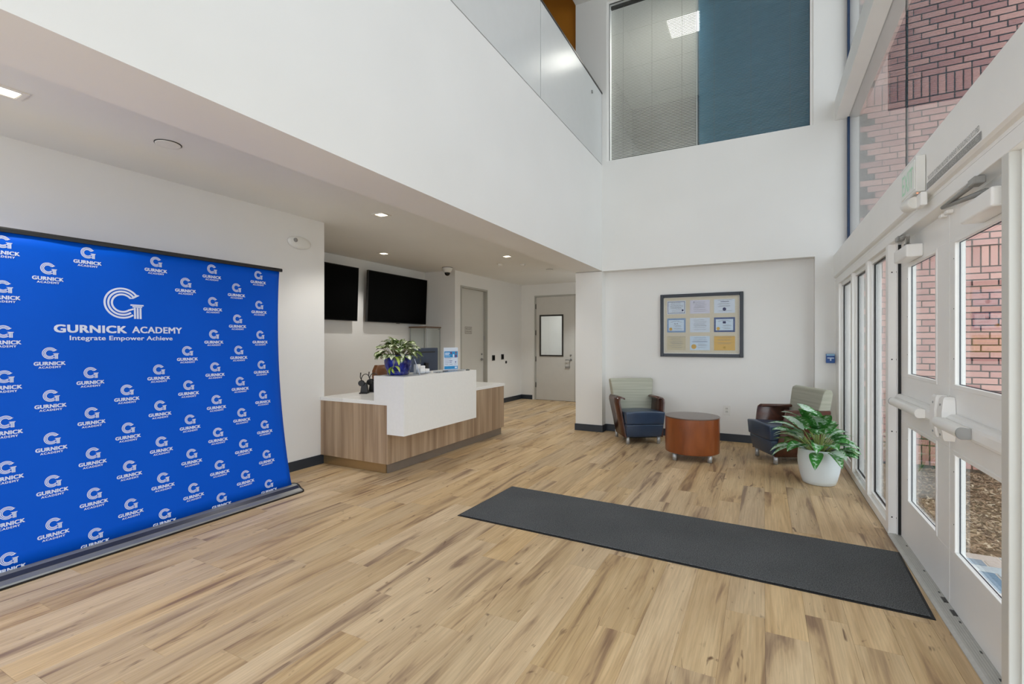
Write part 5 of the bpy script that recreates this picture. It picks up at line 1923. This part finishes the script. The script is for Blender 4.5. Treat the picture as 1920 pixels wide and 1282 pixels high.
nt.links.new(n.outputs['Fac'], b.inputs['Height']); nt.links.new(b.outputs['Normal'], p.inputs['Normal'])
bm = BM()
box(bm, -1.462, 1.455, -0.430, 0.430, 0.0042, 0.011, bev=0.003, seg=1)
bm.transform(mm)
finish('carpet_pile', bm, m, mt)

# ------------------------------------------------------------------ outside: brick wing, mulch bed, pavers
ZG = -0.09
YBR = 7.22
bw_ = structure('wall_brick')
pbox('mortar_body', (1.045, 6.0, YBR + 0.008, YBR + 0.25, ZG - 0.1, 7.6), M_MORTAR, bw_)
CH, BL, J = 0.0742, 0.2226, 0.010


def brick_mesh(w, h):
    bm = BM()
    box(bm, 0, w, 0, 0.05, 0, h)
    for v in bm.verts:
        if v.co.y < 0.01:
            v.co.x += 0.0025 if v.co.x < w / 2 else -0.0025
            v.co.z += 0.0025 if v.co.z < h / 2 else -0.0025
    for v in list(bm.verts):
        pass
    bmesh.ops.recalc_face_normals(bm, faces=bm.faces[:])
    me = bpy.data.meshes.new('brick'); bm.to_mesh(me); bm.free()
    me.materials.append(M_BRICK)
    return me


BRICK_H = brick_mesh(BL - J, CH - J)
BRICK_V = brick_mesh(CH - J, 3 * CH + 0.012 - J)
bricks = []        # (x, z, vertical)
SOLD = [-0.045, 2.245, 4.262]
SH = 3 * CH + 0.012


def course(z, k):
    offs = (k % 3) * BL / 3.0
    x = 1.05 - offs
    while x < 4.2:
        if x > 1.0: bricks.append((x, z, False))
        x += BL


z = SOLD[0] + SH; k = 0
segs = [(SOLD[0] + SH, SOLD[1]), (SOLD[1] + SH, SOLD[2]), (SOLD[2] + SH, 7.4)]
bricks_z = []
for a, b in segs:
    n_c = round((b - a) / CH)
    stp = (b - a) / n_c
    for i in range(n_c):
        course(a + i * stp, k); k += 1
for s in SOLD:
    x = 1.05
    while x < 4.2:
        bricks.append((x, s, True)); x += CH


def brick_seen(bk):
    x, z, v = bk
    fw, u, w = cam_px(x + 0.1, YBR, z + 0.04)
    if fw <= 0 or u > 1935 or w < -20 or w > 1300: return 0
    # rough test: header fascia and door rails hide some
    zf = 1.4 + (z - 1.4) * (XG / (x + 0.1))
    if 2.10 < zf < 2.40: return 0
    if u < 1650 and zf < 2.2: return 0.2 / fw
    if zf < 0.28: return 0
    return 1.0 / fw


bricks.sort(key=brick_seen, reverse=True)
more = BM()
rb = random.Random(3)
for i, (x, z, v) in enumerate(bricks):
    dy = rb.uniform(-0.003, 0.003)
    if i < 298 and brick_seen((x, z, v)) > 0:
        o = bpy.data.objects.new('brick', BRICK_V if v else BRICK_H)
        o.location = (x, YBR + dy, z); o.parent = bw_
        COL.objects.link(o)
    else:
        w_, h_ = (CH - J, SH - J) if v else (BL - J, CH - J)
        box(more, x, x + w_, YBR + dy, YBR + 0.05, z, z + h_)
tag(finish('bricks', more, M_BRICK, bw_), kind='stuff')

gnd = structure('ground')
pbox('bounce_concrete', (2.6, 13.9, -12, 8.9, ZG, ZG + 0.02), simple('bounce_concrete', (216, 212, 204), 0.85, vary=0.05, scale=4), gnd)  # unseen pale slab added to bounce daylight in through the doors
pbox('soil_bed', (0.95, 14, -12, 9, ZG - 0.2, ZG), simple('mulch_soil', (92, 74, 58), 0.95, vary=0.3, scale=25), gnd)
# wood-chip mulch
mv, mf = [], []
rm = random.Random(9)
for i in range(9000):
    cx_ = 1.0 + rm.random() ** 1.3 * 2.6; cy_ = 4.35 + rm.random() * 2.85
    L_, W_, H_ = rm.uniform(0.02, 0.065), rm.uniform(0.006, 0.018), rm.uniform(0.003, 0.008)
    E_ = Euler((rm.uniform(-0.5, 0.5), rm.uniform(-0.5, 0.5), rm.uniform(0, PI)))
    mtx = E_.to_matrix()
    b0 = len(mv)
    for sx in (-1, 1):
        for sy in (-1, 1):
            for sz in (-1, 1):
                q = mtx @ Vector((sx * L_ / 2, sy * W_ / 2, sz * H_ / 2))
                mv.append((cx_ + q.x, cy_ + q.y, ZG + 0.012 + rm.random() * 0.0 + q.z))
    for f in ((0, 1, 3, 2), (4, 6, 7, 5), (0, 4, 5, 1), (2, 3, 7, 6), (0, 2, 6, 4), (1, 5, 7, 3)):
        mf.append(tuple(b0 + j for j in f))
me = bpy.data.meshes.new('mulch'); me.from_pydata(mv, [], mf); me.update()
m, nt, p = new_mat('wood_chip_mulch')
geo = N(nt, 'ShaderNodeNewGeometry')
r = N(nt, 'ShaderNodeValToRGB')
e = r.color_ramp.elements
e[0].color = lin((84, 66, 54)); e[1].color = lin((206, 190, 166))
k_ = e.new(0.45); k_.color = lin((138, 112, 90)); k2 = e.new(0.75); k2.color = lin((168, 144, 118))
nt.links.new(geo.outputs['Random Per Island'], r.inputs['Fac']); nt.links.new(r.outputs['Color'], p.inputs['Base Color'])
p.inputs['Roughness'].default_value = 0.9
me.materials.append(m)
mo = bpy.data.objects.new('mulch', me); COL.objects.link(mo)
tag(mo, 'brown wood chip mulch bed along the brick wall outside', 'mulch', kind='stuff')

# brick pavers in front of the doors
pv = structure('ground_paving')
pbox('mortar_bed', (0.955, 3.2, 1.0, 4.33, ZG, -0.034), simple('pale_sand_joint', (214, 202, 190), 0.9, vary=0.05), pv)
pav_m = []
for c in ((186, 194, 198), (150, 168, 182), (218, 184, 172), (190, 180, 174), (112, 138, 160)):
    mt_ = simple('paver', c, 0.8, vary=0.12, scale=40, bump=0.3, bscale=60)
    pav_m.append(mt_)
pm_ = []
for mt_ in pav_m:
    b_ = BM(); box(b_, 0, 0.196, 0, 0.092, -0.04, 0, 0.003, 1)
    bmesh.ops.recalc_face_normals(b_, faces=b_.faces[:])
    me = bpy.data.meshes.new('paver'); b_.to_mesh(me); b_.free(); me.materials.append(mt_); pm_.append(me)
rpv = random.Random(8)
for j in range(26):
    for i in range(7):
        x = 0.965 + i * 0.206 - (0.103 if j % 2 else 0)
        y = 4.225 - j * 0.102
        if x < 0.955: continue
        o = bpy.data.objects.new('paver', rpv.choice(pm_))
        o.location = (x, y, -0.028 + rpv.uniform(-0.002, 0.002)); o.parent = pv
        COL.objects.link(o)
